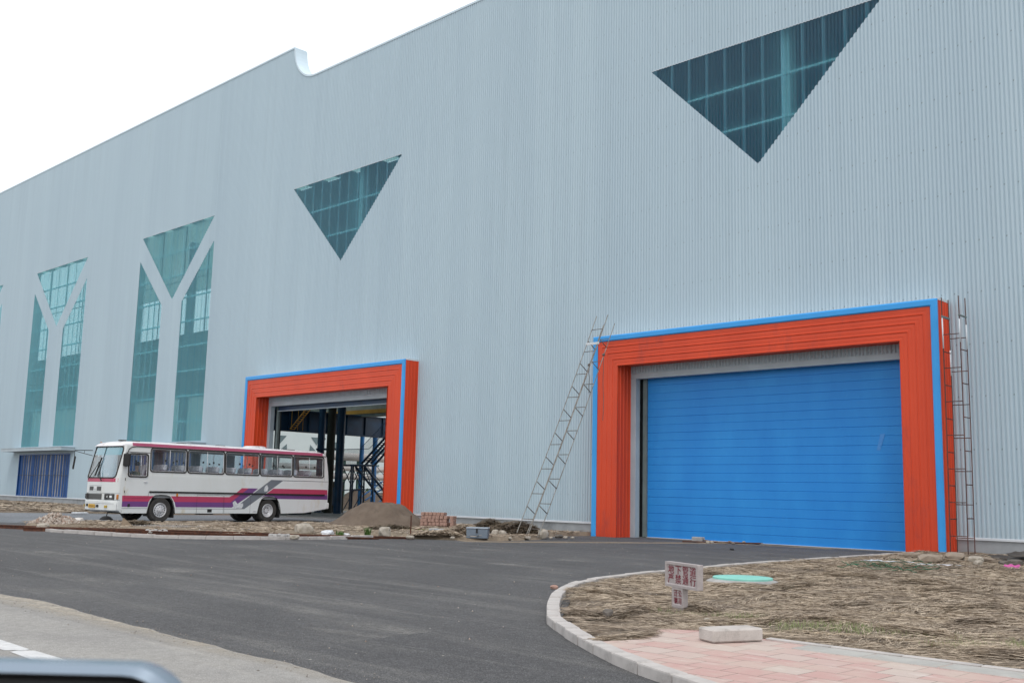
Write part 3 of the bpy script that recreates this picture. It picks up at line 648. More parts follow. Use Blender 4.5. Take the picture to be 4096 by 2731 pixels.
# heaped, darker rolls near the kerb
def roll(x0, y0, x1, y1, r_, n, seed, m='straw', lift=.05):
    q = np.random.RandomState(seed); t = q.uniform(0, 1, n); a = math.atan2(y1-y0, x1-x0)
    off = q.normal(0, r_, n); x = x0+(x1-x0)*t-math.sin(a)*off; y = y0+(y1-y0)*t+math.cos(a)*off
    h = np.sqrt(np.clip(1-(off/(2.2*r_))**2, 0, 1))*r_*1.3*q.uniform(.3, 1, n)*np.clip(np.minimum(t, 1-t)*8, .2, 1)
    return np.stack([x, y], 1), a+q.normal(0, .16, n), h
ROLLS = [((2205, 2444), (2400, 2468), .07, 1500), ((2400, 2468), (2572, 2442), .075, 1500), ((2225, 2362), (2400, 2366), .06, 1100), ((2400, 2366), (2510, 2386), .06, 900), ((2465, 2292), (2610, 2284), .07, 900), ((2310, 2322), (2465, 2298), .06, 800), ((2400, 2558), (2615, 2542), .035, 700), ((2760, 2432), (2832, 2446), .07, 700),
         ((3771, 2434), (4000, 2427), .07, 1500), ((3543, 2514), (3771, 2541), .06, 1600), ((3688, 2360), (3850, 2364), .08, 900), ((3330, 2430), (3467, 2411), .07, 1000), ((3850, 2491), (3945, 2486), .07, 800), ((3905, 2612), (4110, 2621), .06, 2200), ((3600, 2328), (3780, 2345), .10, 800), ((2810, 2300), (2880, 2305), .08, 500), ((3100, 2350), (3260, 2338), .08, 900), ((2930, 2490), (3160, 2470), .045, 1200), ((3300, 2300), (3500, 2306), .10, 900), ((3480, 2262), (3700, 2276), .12, 900), ((3250, 2475), (3420, 2486), .05, 900)]
for i, (a, c, r_, n) in enumerate(ROLLS):
    a, c = G(*a, KZ), G(*c, KZ); P, a_, h = roll(a.x, a.y, c.x, c.y, r_, int(n*1.6), 70+i); k_ = inside_dist(P, lawn) > .03; P, a_, h = P[k_], a_[k_], h[k_]; n = len(P); z = lawn_h(P[:, 0], P[:, 1], 1)
    blades('straw', P, a_, rs.uniform(.14, .42, n), rs.uniform(.003, .0075, n), .025, z+h*.85, 'straw', seed=90+i, curve=.10)
# grass coming through
P = scatter(60000, (-8.4, 3, -22.3, -19.3), lawn, lambda x, y: np.clip((np.exp(-((y+20.85-.12*(x+6)-.5*(vnoise(x,x*0,1.3,44)-.5))/1.0)**2)*(.15+1.3*vnoise(x, y, .45, 33))-.48)*1.3, 0, .6)); n = len(P); z = lawn_h(P[:, 0], P[:, 1], 1)
a_ = rs.uniform(0, 2*np.pi, n); hgt = rs.uniform(.02, .055, n); ln = rs.uniform(.0, .03, n); wd = rs.uniform(.002, .004, n)
V = np.zeros((n, 3, 3)); dx = np.stack([np.cos(a_), np.sin(a_)], 1)
V[:, 0, :2] = P-dx*wd[:, None]; V[:, 1, :2] = P+dx*wd[:, None]; V[:, 2, :2] = P+np.stack([-dx[:, 1], dx[:, 0]], 1)*ln[:, None]
V[:, 0, 2] = V[:, 1, 2] = z; V[:, 2, 2] = z+hgt+.015
tag(np_mesh('grass', V.reshape(-1, 3), np.arange(n*3).reshape(-1, 3), 'grass', smooth=False, k=3), kind='stuff')
# straw on the dirt strip and on the far verge
P = scatter(26000, (-40, -24, -18.5, 0), strip, lambda x, y: np.clip((vnoise(x, y, 1.2, 35)-.3)*2, 0, 1)); z = strip_h(P[:, 0], P[:, 1], 1)
blades('straw', P, rs.uniform(0, np.pi, len(P)), rs.uniform(.2, .5, len(P)), rs.uniform(.012, .028, len(P)), .03, z+.005, 'straw', seed=15)
P = scatter(26000, (-92, -53, -15, -.2), verge, lambda x, y: np.clip((vnoise(x, y, 1.5, 36)-.25)*2, 0, 1))
blades('straw', P, rs.uniform(0, np.pi, len(P)), rs.uniform(.3, .8, len(P)), rs.uniform(.02, .05, len(P)), .06, np.full(len(P), .07), 'straw', seed=16)
# gravel, crumbs and litter on the ground
def pebbles(name, P, z, s0, s1, m, seed, kind='stuff'):
    q = np.random.RandomState(seed); n = len(P); base = np.array([(1, 0, 0), (0, 1, 0), (-1, 0, 0), (0, -1, 0), (0, 0, 1), (0, 0, -.4)], float)
    fc = np.array([(0, 1, 4), (1, 2, 4), (2, 3, 4), (3, 0, 4), (1, 0, 5), (2, 1, 5), (3, 2, 5), (0, 3, 5)])
    s_ = q.uniform(s0, s1, n); sc_ = q.uniform(.5, 1.3, (n, 1, 3))*s_[:, None, None]; V = base[None]*sc_*q.uniform(.7, 1.2, (n, 6, 3))
    a = q.uniform(0, 6.28, n); ca, sa = np.cos(a)[:, None], np.sin(a)[:, None]; X = V[:, :, 0]*ca-V[:, :, 1]*sa; Y = V[:, :, 0]*sa+V[:, :, 1]*ca
    V[:, :, 0] = X+P[:, :1]; V[:, :, 1] = Y+P[:, 1:2]; V[:, :, 2] += z[:, None]
    Fq = (fc[None]+np.arange(n)[:, None, None]*6).reshape(-1, 3)
    return tag(np_mesh(name, V.reshape(-1, 3), Fq, m, smooth=False, k=3), kind=kind)
M['gravel'] = straw_mat('gravel_stones', [(.12, .11, .10), (.22, .2, .18), (.34, .31, .28), (.18, .165, .15)])
M['rubble'] = straw_mat('rubble_stones', [(.2, .15, .12), (.38, .33, .28), (.5, .45, .4), (.3, .2, .15), (.24, .21, .18)])
g0 = G(620, 2105, .1); P = np.random.RandomState(4).normal(0, 1, (1500, 2))*[.9, .9]; 
line = np.random.RandomState(5).uniform(0, 1, 1500)[:, None]; a = np.array(G(520, 2106, .1)[:2]); c = np.array(G(790, 2112, .1)[:2])
P = a+(c-a)*line+np.random.RandomState(6).normal(0, .16, (1500, 2)); pebbles('gravel', P, np.full(1500, .12), .03, .075, 'gravel', 9)
P = scatter(1500, (-40, -24, -18.5, 0), strip); pebbles('gravel', P, strip_h(P[:, 0], P[:, 1], 1), .015, .05, 'rubble', 10)
P = scatter(5000, (-13.6, -2, -24, -.4), lawn, lambda x, y: np.where((y > -4) | (x < -12.6), .7, .08)); pebbles('gravel', P, lawn_h(P[:, 0], P[:, 1], 1), .008, .035, 'rubble', 12)
P = np.stack([rs.uniform(-30, -2, 420), rs.uniform(-26.6, -6, 420)], 1); P = P[(inside_dist(P, isl_out+[(8, 0), (-13.5, 0)]) < -.1) & (inside_dist(P, strip) < -.2)]
pebbles('gravel', P, np.full(len(P), .003), .005, .016, 'rubble', 13)
n = 260; x = rs.uniform(-14, -4, n); P = np.stack([x, -26.85+rs.normal(0, .18, n)], 1); pebbles('gravel', P, np.full(n, .008), .004, .012, 'gravel', 14)
# heap of broken stone at the tip of the strip
hc = G(222, 2097, .08); q = np.random.RandomState(21); n = 1500
rr = np.sqrt(q.uniform(0, 1, n)); th = q.uniform(0, 6.28, n); mj = Vector((rt.x, rt.y)).normalized()
px_, py_ = rr*np.cos(th)*.95, rr*np.sin(th)*.55; P = np.stack([hc.x+px_*mj.x-py_*mj.y, hc.y+px_*mj.y+py_*mj.x], 1)
o = pebbles('rubble_heap', P, .05+np.clip(1-rr, 0, 1)**.8*.42*q.uniform(.6, 1, n), .04, .11, 'rubble', 22)
# ================================================================= FACTORY HALL
PITCHX = .135
hall = thing('factory_hall', (-50, 0, 0), 'vast hall clad in pale blue-grey corrugated sheet with teal glazed triangles and orange portals', 'building')
def roof_top(x):
    if x <= -50.25: return 27.1
    if x >= -48.0: return 24.85
    return 27.1-math.sqrt(max(0, 2.25**2-(x+48.0)**2))
CX = [-19.4, -44.7, -63.12, -81.6, -98.6, -117, -135.4]
LOWER = [-63.12, -81.6, -98.6, -117, -135.4]
def tri_int(cx_, x):
    u = abs(x-cx_)
    if u >= 4.8: return None
    return (13.6+u, 18.42)
def leg_int(cx_, x):
    u = x-cx_
    for a, b_ in ((-4.95, -1.36), (1.30, 4.98)):
        if a < u < b_:
            o_ = min(abs(u), 4.95); zt = 13.3+(o_-1.3)*(16.8-13.3)/(4.95-1.3); return (4.3, zt)
    return None
PORT = [(-52.1, -38.0, -50.87, -39.33), (-26.4, -12.75, -25.17, -13.88)]
SHUT = [(-87, -76.6), (-68.4, -57.9), (-103.8, -93.6)]
def openings(x):
    out = []
    for c in CX:
        t = tri_int(c, x)
        if t: out.append(t)
    for c in LOWER:
        t = leg_int(c, x)
        if t: out.append(t)
    for p in PORT:
        if p[2] <= x <= p[3]: out.append((0, 6.28))
        elif p[0] < x < p[1]: out.append((0, .44))
    for a, b_ in SHUT:
        if a+.4 < x < b_-.4: out.append((0, 3.72))
    return sorted(out)
PROF = [(0, 0), (.12, -.005), (.24, -.036), (.5, -.045), (.76, -.036), (.88, -.005), (1, 0)]
def profile_y(x):
    t = (x/PITCHX) % 1.0
    for i in range(len(PROF)-1):
        if t <= PROF[i+1][0]+1e-9:
            a, c = PROF[i], PROF[i+1]; return a[1]+(c[1]-a[1])*(t-a[0])/(c[0]-a[0])
    return 0
X0, X1 = -150.0, 12.0
xs = []
k0 = int(X0/PITCHX)
for k in range(k0, int(X1/PITCHX)+1):
    for t, _ in PROF[:-1]: xs.append((k+t)*PITCHX)
marks = []
for c in CX: marks += [c-4.8, c, c+4.8]
for c in LOWER: marks += [c-4.95, c-1.36, c+1.3, c+4.98]
for p in PORT: marks += list(p)
for a, c in SHUT: marks += [a+.4, c-.4]
xs = sorted(set(round(v, 5) for v in xs+marks if X0 <= v <= X1))
BASE = lambda x: .44 if x < -13 else .50
def strips(spans_fn, yoff=0.0):
    V = []; Fc = []
    for i in range(len(xs)-1):
        a, c = xs[i], xs[i+1]; xm = (a+c)/2; e = (c-a)*.02
        ia, ib = spans_fn(a+e), spans_fn(c-e)
        if len(ia) != len(ib):
            im = spans_fn(xm); ia = ib = im
        for (l0, h0), (l1, h1) in zip(ia, ib):
            n = len(V); V += [(a, profile_y(a)+yoff, l0), (c, profile_y(c)+yoff, l1), (c, profile_y(c)+yoff, h1), (a, profile_y(a)+yoff, h0)]
            Fc.append((n, n+1, n+2, n+3))
    return V, Fc
def weld(b):
    d = {}; nv = []; mp = []
    for p in b.v:
        k = (round(p[0], 4), round(p[1], 4), round(p[2], 4))
        if k not in d: d[k] = len(nv); nv.append(p)
        mp.append(d[k])
    b.v = nv; b.f = [tuple(mp[i] for i in f) for f in b.f]; b.f = [f for f in b.f if len(set(f)) == len(f)]; return b
def wall_spans(x):
    out = []; lo = BASE(x)
    for a, c in openings(x):
        if a > lo: out.append((lo, a))
        lo = max(lo, c)
    out.append((lo, roof_top(x))); return out
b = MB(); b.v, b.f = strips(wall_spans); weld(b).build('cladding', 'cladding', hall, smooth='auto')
# translucent window groups
def window(cx_, legs, y=-.004):
    tm = 'teal_pale' if legs else 'teal'
    b = MB(); b.v, b.f = strips(lambda x: [t] if (t := tri_int(cx_, x)) else [], 0.004)
    first = weld(b).build('window', tm, hall, smooth='auto')
    if legs:
        b = MB(); b.v, b.f = strips(lambda x: [t] if x < cx_ and (t := leg_int(cx_, x)) else [], 0.004); weld(b).build('pane', tm, first, smooth='auto')
        b = MB(); b.v, b.f = strips(lambda x: [t] if x > cx_ and (t := leg_int(cx_, x)) else [], 0.004); weld(b).build('pane', tm, first, smooth='auto')
    # thin drip edge above the triangle, girts and posts close behind the sheet
    b = MB(); b.box((cx_-4.8, -.052, 18.42), (cx_+4.8, -.046, 18.435)); b.build('edge_trim', 'white_metal', first)
    return first
WIN = [window(c, c in LOWER) for c in CX]
M['girt'] = mat('pale_girt', (.62, .72, .74), (.56, .66, .68), 1, .5)
for wi, c in zip(WIN, CX):
    rows = [15.17, 16.77] if c not in LOWER else [4.0+i*1.6-.03 for i in range(9)]
    b = MB()
    for z in rows: b.box((c-5, .07, z-.04), (c+5, .16, z+.04))
    b.build('glazing_bar', 'girt', wi)
for x in (-18.5, -43.8, -69.3, -75.6, -88.2, -94, -107):
    b = MB(); b.box((x-.18, .45, 0 if x < -60 else 7.2), (x+.18, .9, 24)); b.build('column', 'girt', hall)
# a secondary framework of slim mullions behind the long panels
for wi, c in zip(WIN, CX):
    if c in LOWER:
        b = MB()
        for u in (-4.2, -3.4, -2.6, 2.1, 2.9, 3.7, 4.5): b.box((c+u-.012, .07, 4.3), (c+u+.012, .10, 16.5))
        for u in (-2.4, -.8, .8, 2.4): b.box((c+u-.02, .165, 13.6+abs(u)), (c+u+.02, .2, 18.4))
        b.build('mullion', 'girt', wi)
# plinth, drip flashing
b = MB()
segs = [(X0, -52.1), (-38.0, -26.4), (-12.75, X1)]
for a, c in segs: b.box((a, -.02, -.3), (c, .22, BASE((a+c)/2)-.005))
b.build('plinth', 'plinth', hall)
b = MB()
for a, c in segs:
    z = BASE((a+c)/2); b.box((a, -.075, z-.005), (c, .02, z+.055)); b.box((a, -.045, z+.055), (c, -.033, z+.075))
b.build('drip_flashing', 'white_metal', hall)
# parapet coping following the step in the roofline
b = MB(); prof = [(X0, 27.1), (-50.25, 27.1)]+[(-48.0-2.25*math.cos(t), 27.1-2.25*math.sin(t)) for t in [R(a) for a in range(6, 91, 7)]]+[(X1, 24.85)]
for i in range(len(prof)-1):
    (xa, za), (xb, zb) = prof[i], prof[i+1]
    d = Vector((xb-xa, zb-za)).normalized(); nn_ = Vector((-d.y, d.x))*.10
    q = [(xa, za), (xb, zb), (xb+nn_.x, zb+nn_.y), (xa+nn_.x, za+nn_.y)]
    f0 = [(x, -.06, z) for x, z in q]; f1 = [(x, .78, z) for x, z in q]
    b.face(f0); b.face(f1[::-1])
    for j in range(4): b.face([f0[j], f1[j], f1[(j+1) % 4], f0[(j+1) % 4]])
M['coping'] = mat('coping', (.60, .72, .80), (.56, .68, .76), 1, .4)
weld(b).build('coping', 'coping', hall)
b = MB(); b.box((-50.3, .25, 24.0), (X1, 15.2, 24.2)); rf = b.build('roof', 'dark_wall', hall)
for k in range(25):
    xa = X0+k*3.8; b = MB(); b.box((xa, .25, 26.1), (xa+2.1, 15.2, 26.3)); b.build('roof_sheet', 'dark_wall', rf)
    b = MB(); b.box((xa+2.1, .25, 26.15), (xa+3.8, 15.2, 26.18)); b.build('added_skylight', 'added_frp', rf)  # unseen translucent roof strips, added to brighten the interior behind the long windows
b = MB(); b.box((X1-.2, .25, 0), (X1, 15, 24)); b.box((X0, .25, 0), (X0+.2, 15, 26)); b.build('end_wall', 'pale_wall', hall)
# back wall with its tall openings
b = MB()
def bw(x0, x1, z0, z1): b.box((x0, 15.0, z0), (x1, 15.2, z1))
bw(X0, -83, 9.6, 15.6); bw(X0, -101, 9.6, 15.0); bw(-83, X1, 7.6, 24.0); bw(-83, -80, 0, 7.6); bw(-52, X1, 0, 7.6); bw(-83, -56, 24, 26.0)
b.build('back_wall', 'dark_wall', hall)
b = MB(); b.box((X0, 15.02, 0), (-83, 15.16, 9.6)); b.box((-108, 15.02, 19.5), (-83, 15.16, 26.3)); b.build('back_wall', 'added_frp', hall)  # wall sheets made translucent so daylight brightens the view through the long windows
b = MB()
for k in range(30):
    x = -149+k*4.5
    if x < -84: b.box((x-.03, 14.9, 15.6), (x+.03, 15, 26.1))
for z in (20.8,): b.box((X0, 14.9, z-.03), (-83, 15, z+.03))
b.build('back_frame', 'navy', hall)
for x in (-142, -124, -106, -88, -57, -30, -8):
    b = MB(); b.box((x-.25, 14.2, 0), (x+.25, 14.8, 24)); b.build('column', 'navy', hall)
b = MB(); b.box((-59.9, .3, -.02), (X1, 15, .02)); b.box((X0, .3, -.02), (-60, 15, .02)); b.build('floor', 'floor', hall)
# crane girder and columns seen through the open portal (square to the front wall)
b = MB(); b.box((-60.2, 1.5, 5.42), (-59.9, 20, 6.75)); b.box((-60.35, 1.5, 5.36), (-59.75, 20, 5.42)); b.box((-60.35, 1.5, 6.75), (-59.75, 20, 6.81))
for y in np.arange(2.5, 20, 1.6): b.box((-59.9, y-.02, 5.42), (-59.78, y+.02, 6.75))
b.build('crane_girder', 'navy', hall)
def xcol(px0, px1, X, m, z1=9.0):
    a = XP(px0, 1900, X); c = XP(px1, 1900, X); r_ = abs(c.y-a.y)/2
    bb = MB(); bb.tube((X, (a.y+c.y)/2, 0), (X, (a.y+c.y)/2, z1), r_, 20); return bb.build('column', m, hall, smooth='auto')
xcol(1266, 1290, -58.6, 'navy'); xcol(1303, 1331, -57.4, 'brown_steel'); xcol(1342, 1369, -56.2, 'navy')
xcol(1436, 1450, -70, 'navy_light', 6.2); xcol(1487, 1503, -70, 'navy_light', 6.2)
for pxa, pya, pxb, pyb, X in ((1268, 1800, 1300, 1752, -58.6), (1266, 1796, 1345, 1796, -58.4), (1440, 1990, 1530, 1925, -69), (1460, 2000, 1535, 1950, -69), (1500, 2020, 1545, 1985, -69)):
    bb = MB(); bb.tube(XP(pxa, pya, X), XP(pxb, pyb, X), .07, 8); bb.build('brace', 'navy_light' if X < -65 else 'navy', hall)
# travelling crane beam under the roof, cream and yellow
b = MB(); b.box((-66, 13.2, 7.2), (-50, 13.8, 7.55)); b.box((-66, 13.25, 6.72), (-50, 13.75, 6.93)); b.build('crane_beam', 'crane_cream', hall)
b = MB(); b.box((-66, 13.15, 6.93), (-50, 13.85, 7.2)); b.build('crane_beam', 'crane_yellow', hall)
b = MB()
A_, B_ = XP(1160, 1715, -59.6), XP(1225, 1635, -59.6)
for dy in (0, .35): b.tube((A_.x, A_.y+dy, A_.z), (B_.x, B_.y+dy, B_.z), .035, 6)
for i in range(11):
    t = i/10; p = A_.lerp(B_, t); b.tube(p, (p.x, p.y+.35, p.z), .02, 5)
for dx in (0, .5, .9): b.tube((A_.x, A_.y+.1+dx, 5.45), (A_.x, A_.y+.1+dx, 7.4), .02, 5)
b.build('access_ladder', 'crane_yellow', hall)
# stair and platform
st = MB(); X = -57.0
def seg(p, q, r_, dx=0): st.tube(XP(*p, X)+Vector((dx, 0, 0)), XP(*q, X)+Vector((dx, 0, 0)), r_, 6)
for dx in (0, 1.0):
    seg((1366, 1860), (1462, 1861), .07, dx)
    for a, c in ((1370, 1360), (1414, 1404), (1458, 1452)): seg((a, 1860), (c, 2046), .06, dx)
    seg((1366, 1960), (1455, 1954), .035, dx); seg((1372, 1865), (1408, 1950), .03, dx); seg((1410, 1865), (1368, 1945), .03, dx)
    seg((1420, 1865), (1452, 1950), .03, dx); seg((1416, 1960), (1372, 2040), .03, dx)
    seg((1423, 1866), (1530, 2000), .08, dx); seg((1447, 1853), (1545, 1745), .08, dx); seg((1460, 1862), (1548, 1762), .08, dx)
    seg((1368, 1797), (1440, 1795), .02, dx); seg((1440, 1795), (1545, 1684), .02, dx); seg((1468, 1862), (1545, 1955), .02, dx)
for i in range(26):
    px = 1368+i*3.3; 
    if px < 1444: seg((px, 1796), (px-1, 1860), .010)
for i in range(24):
    t = i/23; px = 1444+t*98; seg((px, 1791-t*104), (px, 1853-t*104), .010)
for i in range(22):
    t = i/21; px = 1470+t*66; seg((px, 1866+t*80), (px, 1900+t*84), .010)
for i in range(12):
    t = (i+.5)/12; a = XP(1423+t*107, 1866+t*134, X); st.box((a.x, a.y-.12, a.z-.015), (a.x+1, a.y+.12, a.z+.015))
    a = XP(1450+t*95, 1853-t*103, X); st.box((a.x, a.y-.12, a.z-.015), (a.x+1, a.y+.12, a.z+.015))
pl = XP(1366, 1859, X); pr_ = XP(1462, 1860, X); st.box((X, pl.y, pl.z-.03), (X+1, pr_.y, pl.z))
st.build('stair', 'navy', hall)
a_, c_ = XP(1306, 2040, -58.9), XP(1368, 2040, -58.9)
mc_ = thing('machine_cabinet', (-59.2, (a_.y+c_.y)/2, 0), 'dark machine housing standing between the steel columns inside the open portal', 'machine')
b = MB(); b.obox((-59.2, (a_.y+c_.y)/2, 1.05), (.9, c_.y-a_.y, 2.1), None, .04); b.build('housing', 'brown_steel', mc_)
b = MB(); b.obox((-58.73, (a_.y+c_.y)/2-.1, 1.1), (.05, (c_.y-a_.y)*.55, 1.2), None, .01); b.build('door', 'navy', mc_)
b = MB(); b.tube((-58.9, a_.y+.1, 2.1), (-58.9, a_.y+.1, 3.0), .12, 10); b.build('duct', 'dark_metal', mc_)

# ---- portals
def sweep(prof, px0, px1, zt, z0, name, m, parent, sm=False):
    bb = MB(); n = len(prof); rings = []
    for kx in range(4):
        for o_, y in prof:
            x = px0+o_ if kx < 2 else px1-o_; z = z0 if kx in (0, 3) else zt-o_
            bb.v.append((x, y, z))
    for s_ in range(3):
        for j in range(n-1):
            a = s_*n+j; bb.f.append((a, a+1, a+n+1, a+n))
    return bb.build(name, m, parent, smooth=sm)
DEP = -.84
def portal(x0, x1, i0, i1, parent):
    zt = 7.74
    prof = [(.0, DEP+.03), (0, DEP-.02), (.045, DEP-.05), (.19, DEP-.05), (.225, DEP-.015), (.225, DEP+.02)]
    fr = sweep(prof, x0, x1, zt, -.02, 'portal', 'blue_trim', parent)
    # orange front: broad laps with a bead at each step
    w = i0-x0; n = 4; op = []; s0 = .228; st_ = (w-s0)/n
    for i in range(n):
        a = s0+i*st_
        op += [(a, DEP+.004), (a+.03, DEP+.0), (a+st_*.36, DEP-.002), (a+st_*.39, DEP-.009), (a+st_*.43, DEP-.009), (a+st_*.46, DEP-.002), (a+st_*.78, DEP-.004), (a+st_*.84, DEP-.020), (a+st_*.90, DEP-.020), (a+st_*.98, DEP+.004)]
    op += [(w, DEP+.004)]
    sweep(op, x0, x1, zt, -.02, 'front_panel', 'orange', fr)
    # reveals
    for side, xx in ((1, i0), (-1, i1)):
        pr = []
        for i in range(4):
            y = DEP+.018+i*.2045; pr += [(0, y), (0, y+.15), (.022, y+.165), (.022, y+.185), (0, y+.2)]
        pr.append((0, 0.0)); bb = MB(); k = len(pr)
        for z in (-.02, 6.57):
            for dx, y in pr: bb.v.append((xx+side*dx, y, z))
        bb.f = [(j, j+1, k+j+1, k+j) for j in range(k-1)]; bb.build('reveal_panel', 'orange', fr)
    bb = MB(); k = 0
    for x in (i0, i1):
        for j in range(5): bb.v.append((x, DEP+.018+j*(.84-.018)/4, 6.57-(.0 if j % 2 else .008)))
    bb.f = [(j, j+1, 5+j+1, 5+j) for j in range(4)]; bb.build('soffit_panel', 'orange', fr)
    for side, xx in ((-1, x0), (1, x1)):
        pr = []
        for i in range(4):
            y = DEP+.03+i*.20; pr += [(0, y), (0, y+.15), (.025, y+.165), (.025, y+.185), (0, y+.2)]
        pr.append((0, -.03)); bb = MB(); k = len(pr)
        for z in (-.02, 7.70):
            for dx, y in pr: bb.v.append((xx+side*(dx-.002), y, z))
        bb.f = [(j, j+1, k+j+1, k+j) for j in range(k-1)]; bb.build('side_panel', 'orange', fr)
    bb = MB(); bb.box((x1-.12, -.75, 7.7), (x1+.01, -.04, 7.78)); bb.box((x0+.1, -.84, 7.70), (x1-.13, -.04, 7.735)); bb.build('cap', 'white_metal', fr)
    # grey steel frame of the doorway
    bb = MB(); bb.box((i0+.005, -.035, 6.07), (i1-.005, .22, 6.285)); bb.build('lintel', 'grey_metal', fr)
    for a, c in ((i0+.004, i0+.27), (i1-.27, i1-.004)):
        bb = MB(); bb.box((a, -.034, 0), (c, .22, 6.068)); bb.build('jamb', 'grey_metal', fr)
    for a, c in ((i0+.36, i0+.54), (i1-.54, i1-.36)):
        bb = MB(); bb.box((a, .30, 0), (c, .42, 6.3)); bb.build('guide_rail', 'olive_metal', fr)
        bb = MB(); bb.box((a-.3, .43, 0), (c+.005, .5, 6.3)); bb.build('backing', 'dark_metal', fr)
    return fr
pA = portal(-52.1, -38.0, -50.87, -39.33, hall); pB = portal(-26.4, -12.75, -25.17, -13.88, hall)
b = MB(); b.box((-50.4, .3, 5.84), (-39.8, .42, 6.3)); b.build('raised_door', 'navy', pA)
b = MB(); b.box((-50.4, .28, 5.80), (-39.8, .44, 5.84)); b.build('door_seal', 'grey_metal', pA)
# closed sectional door, grooved every half panel
pr = []; z = .03; i = 0
while z < 6.28:
    h_ = .305; big = i % 2 == 0; g = .012 if big else .006
    pr += [(0, z), (0, z+h_-.018), (-.004, z+h_-.014), (g*.6+.003, z+h_-.007), (g*.6+.003, z+h_-.003)]; z += h_; i += 1
bb = MB(); k = len(pr)
for x in (-24.75, -14.25):
    for y, zz in pr: bb.v.append((x, .38+y, zz))
bb.f = [(j, j+1, k+j+1, k+j) for j in range(k-1)]
dr = bb.build('sectional_door', 'door', pB)
b = MB(); b.box((-24.8, .33, .006), (-14.2, .41, .032)); b.build('bottom_seal', 'white_metal', dr)
M['door_reflection'] = mat('painted_reflection', (.05, .27, .68), (.02, .22, .64), 8, .3)  # reflection on the door, painted in as a paler blue patch
b = MB(); a_, c_ = YP(3505, 1735, .37), YP(3545, 1800, .37); b.face([(a_.x, .369, c_.z), (a_.x+.12, .369, c_.z), (c_.x-.02, .369, a_.z), (a_.x+.14, .369, a_.z)]); b.build('reflection_patch', 'door_reflection', dr)

# ---- ground-floor louvred shutters with canopies (two in view)
M['shutter'] = mat('shutter_blue', (.012, .09, .30), (.01, .07, .24), 1, .4)
M['shutter_pale'] = mat('shutter_lining', (.34, .35, .38), (.22, .24, .28), 2, .5)
for a, c in SHUT:
    a2, c2 = a+.4, c-.4
    bb = MB(); bb.box((a2, .16, .45), (c2, .2, 3.72)); sh = bb.build('shutter', 'shutter_pale', hall)
    bb = MB(); x = a2+.12; q = random.Random(int(a*7))
    while x < c2-.3:
        w_ = q.choice((.14, .2, .26, .2)); bb.v += []; t = q.uniform(-.05, .05)
        bb.face([(x, .14, .55), (x+w_*.5, .06+t, .55), (x+w_*.5, .06+t, 3.68), (x, .14, 3.68)]); bb.face([(x+w_*.5, .06+t, .55), (x+w_, .14, .55), (x+w_, .14, 3.68), (x+w_*.5, .06+t, 3.68)]); x += w_+q.choice((.16, .26, .36))
    bb.build('slat', 'shutter', sh)
    bb = MB(); bb.box((a2-.06, -.05, .44), (c2+.06, .16, .54)); bb.box((a2-.04, -.045, 3.66), (c2+.04, .16, 3.74)); bb.box((a2-.04, -.046, .54), (a2+.03, .16, 3.66)); bb.box((c2-.03, -.046, .54), (c2+.04, .16, 3.66)); bb.build('frame', 'shutter', sh)
    bb = MB(); bb.box((a2-.05, -.012, 2.1), (c2, .0, 2.13)); bb.build('crossbar', 'dark_metal', sh)
    bb = MB(); bb.box((a-.8, -1.05, 3.92), (c+.35, -.03, 4.14)); bb.box((a-.83, -1.08, 4.14), (c+.38, -.03, 4.17)); bb.build('canopy', 'grey_metal', hall)
# ================================================================= BEYOND THE HALL
bw2 = thing('neighbour_building', (-112, 45, 0), 'pale windowless building beyond the hall, seen through the open portal', 'building')
b = MB(); b.box((-112, 20, 0), (-110, 90, 15)); b.build('wall', 'pale_wall', bw2)
M['dark_glass'] = mat('dark_glazing', (.12, .18, .2), (.1, .15, .17), 1, .3)
for px, py, s_, fl in ((1127, 1757, 1, 1), (1130, 1790, 1, 0), (1262, 1765, -1, 1), (1256, 1795, -1, 0)):
    p = XP(px, py, -109.96); bb = MB(); h = 1.0
    bb.face([(-109.96, p.y-s_*.6, p.z+(h/2 if fl else -h/2)), (-109.96, p.y+s_*.7, p.z+(h/2 if fl else -h/2)) if fl else (-109.96, p.y+s_*.7, p.z-h/2), (-109.96, p.y-s_*.2, p.z-h/2) if fl else (-109.96, p.y+s_*.6, p.z+h/2)]); bb.build('glazing', 'dark_glass', bw2)
p, q_ = XP(1335, 1768, -109.9), XP(1560, 1820, -109.9)
for a, c in (((1318, 1767), (1348, 1796)), ((1500, 1800), (1560, 1830)), ((1500, 1858), (1515, 1890))):
    p, q_ = XP(*a, -109.9), XP(*c, -109.9); bb = MB(); bb.box((-110, p.y, q_.z), (-109.88, q_.y, p.z)); bb.build('glazing', 'dark_glass', bw2)
for i, (z, r_, lab) in enumerate(((4.45, .34, 'topmost of the white lagged pipes beyond the hall'), (3.45, .24, 'second from top of the white lagged pipes beyond the hall'), (2.75, .26, 'third from top of the white lagged pipes beyond the hall'), (.15, .25, 'lowest white pipe lying near the ground beyond the hall'))):
    b = MB(); b.tube((-75, 10 if i < 3 else 9, z), (-75, 60, z), r_, 16); tag(centred(b.build('lagged_pipe', 'pipe', smooth='auto')), lab, 'pipe', 'pipes beyond the hall')
M['green_steel'] = mat('green_steel', (.1, .22, .18), (.08, .18, .15), 1, .5)
for i, y in enumerate((23.5, 25.2, 30.5)):
    b = MB(); b.box((-75.6, y-.18, 0), (-75.4, y+.18, 4.6)); tag(centred(b.build('pipe_support', 'green_steel')), 'green steel post behind the white pipes', 'post', 'posts carrying the pipes')
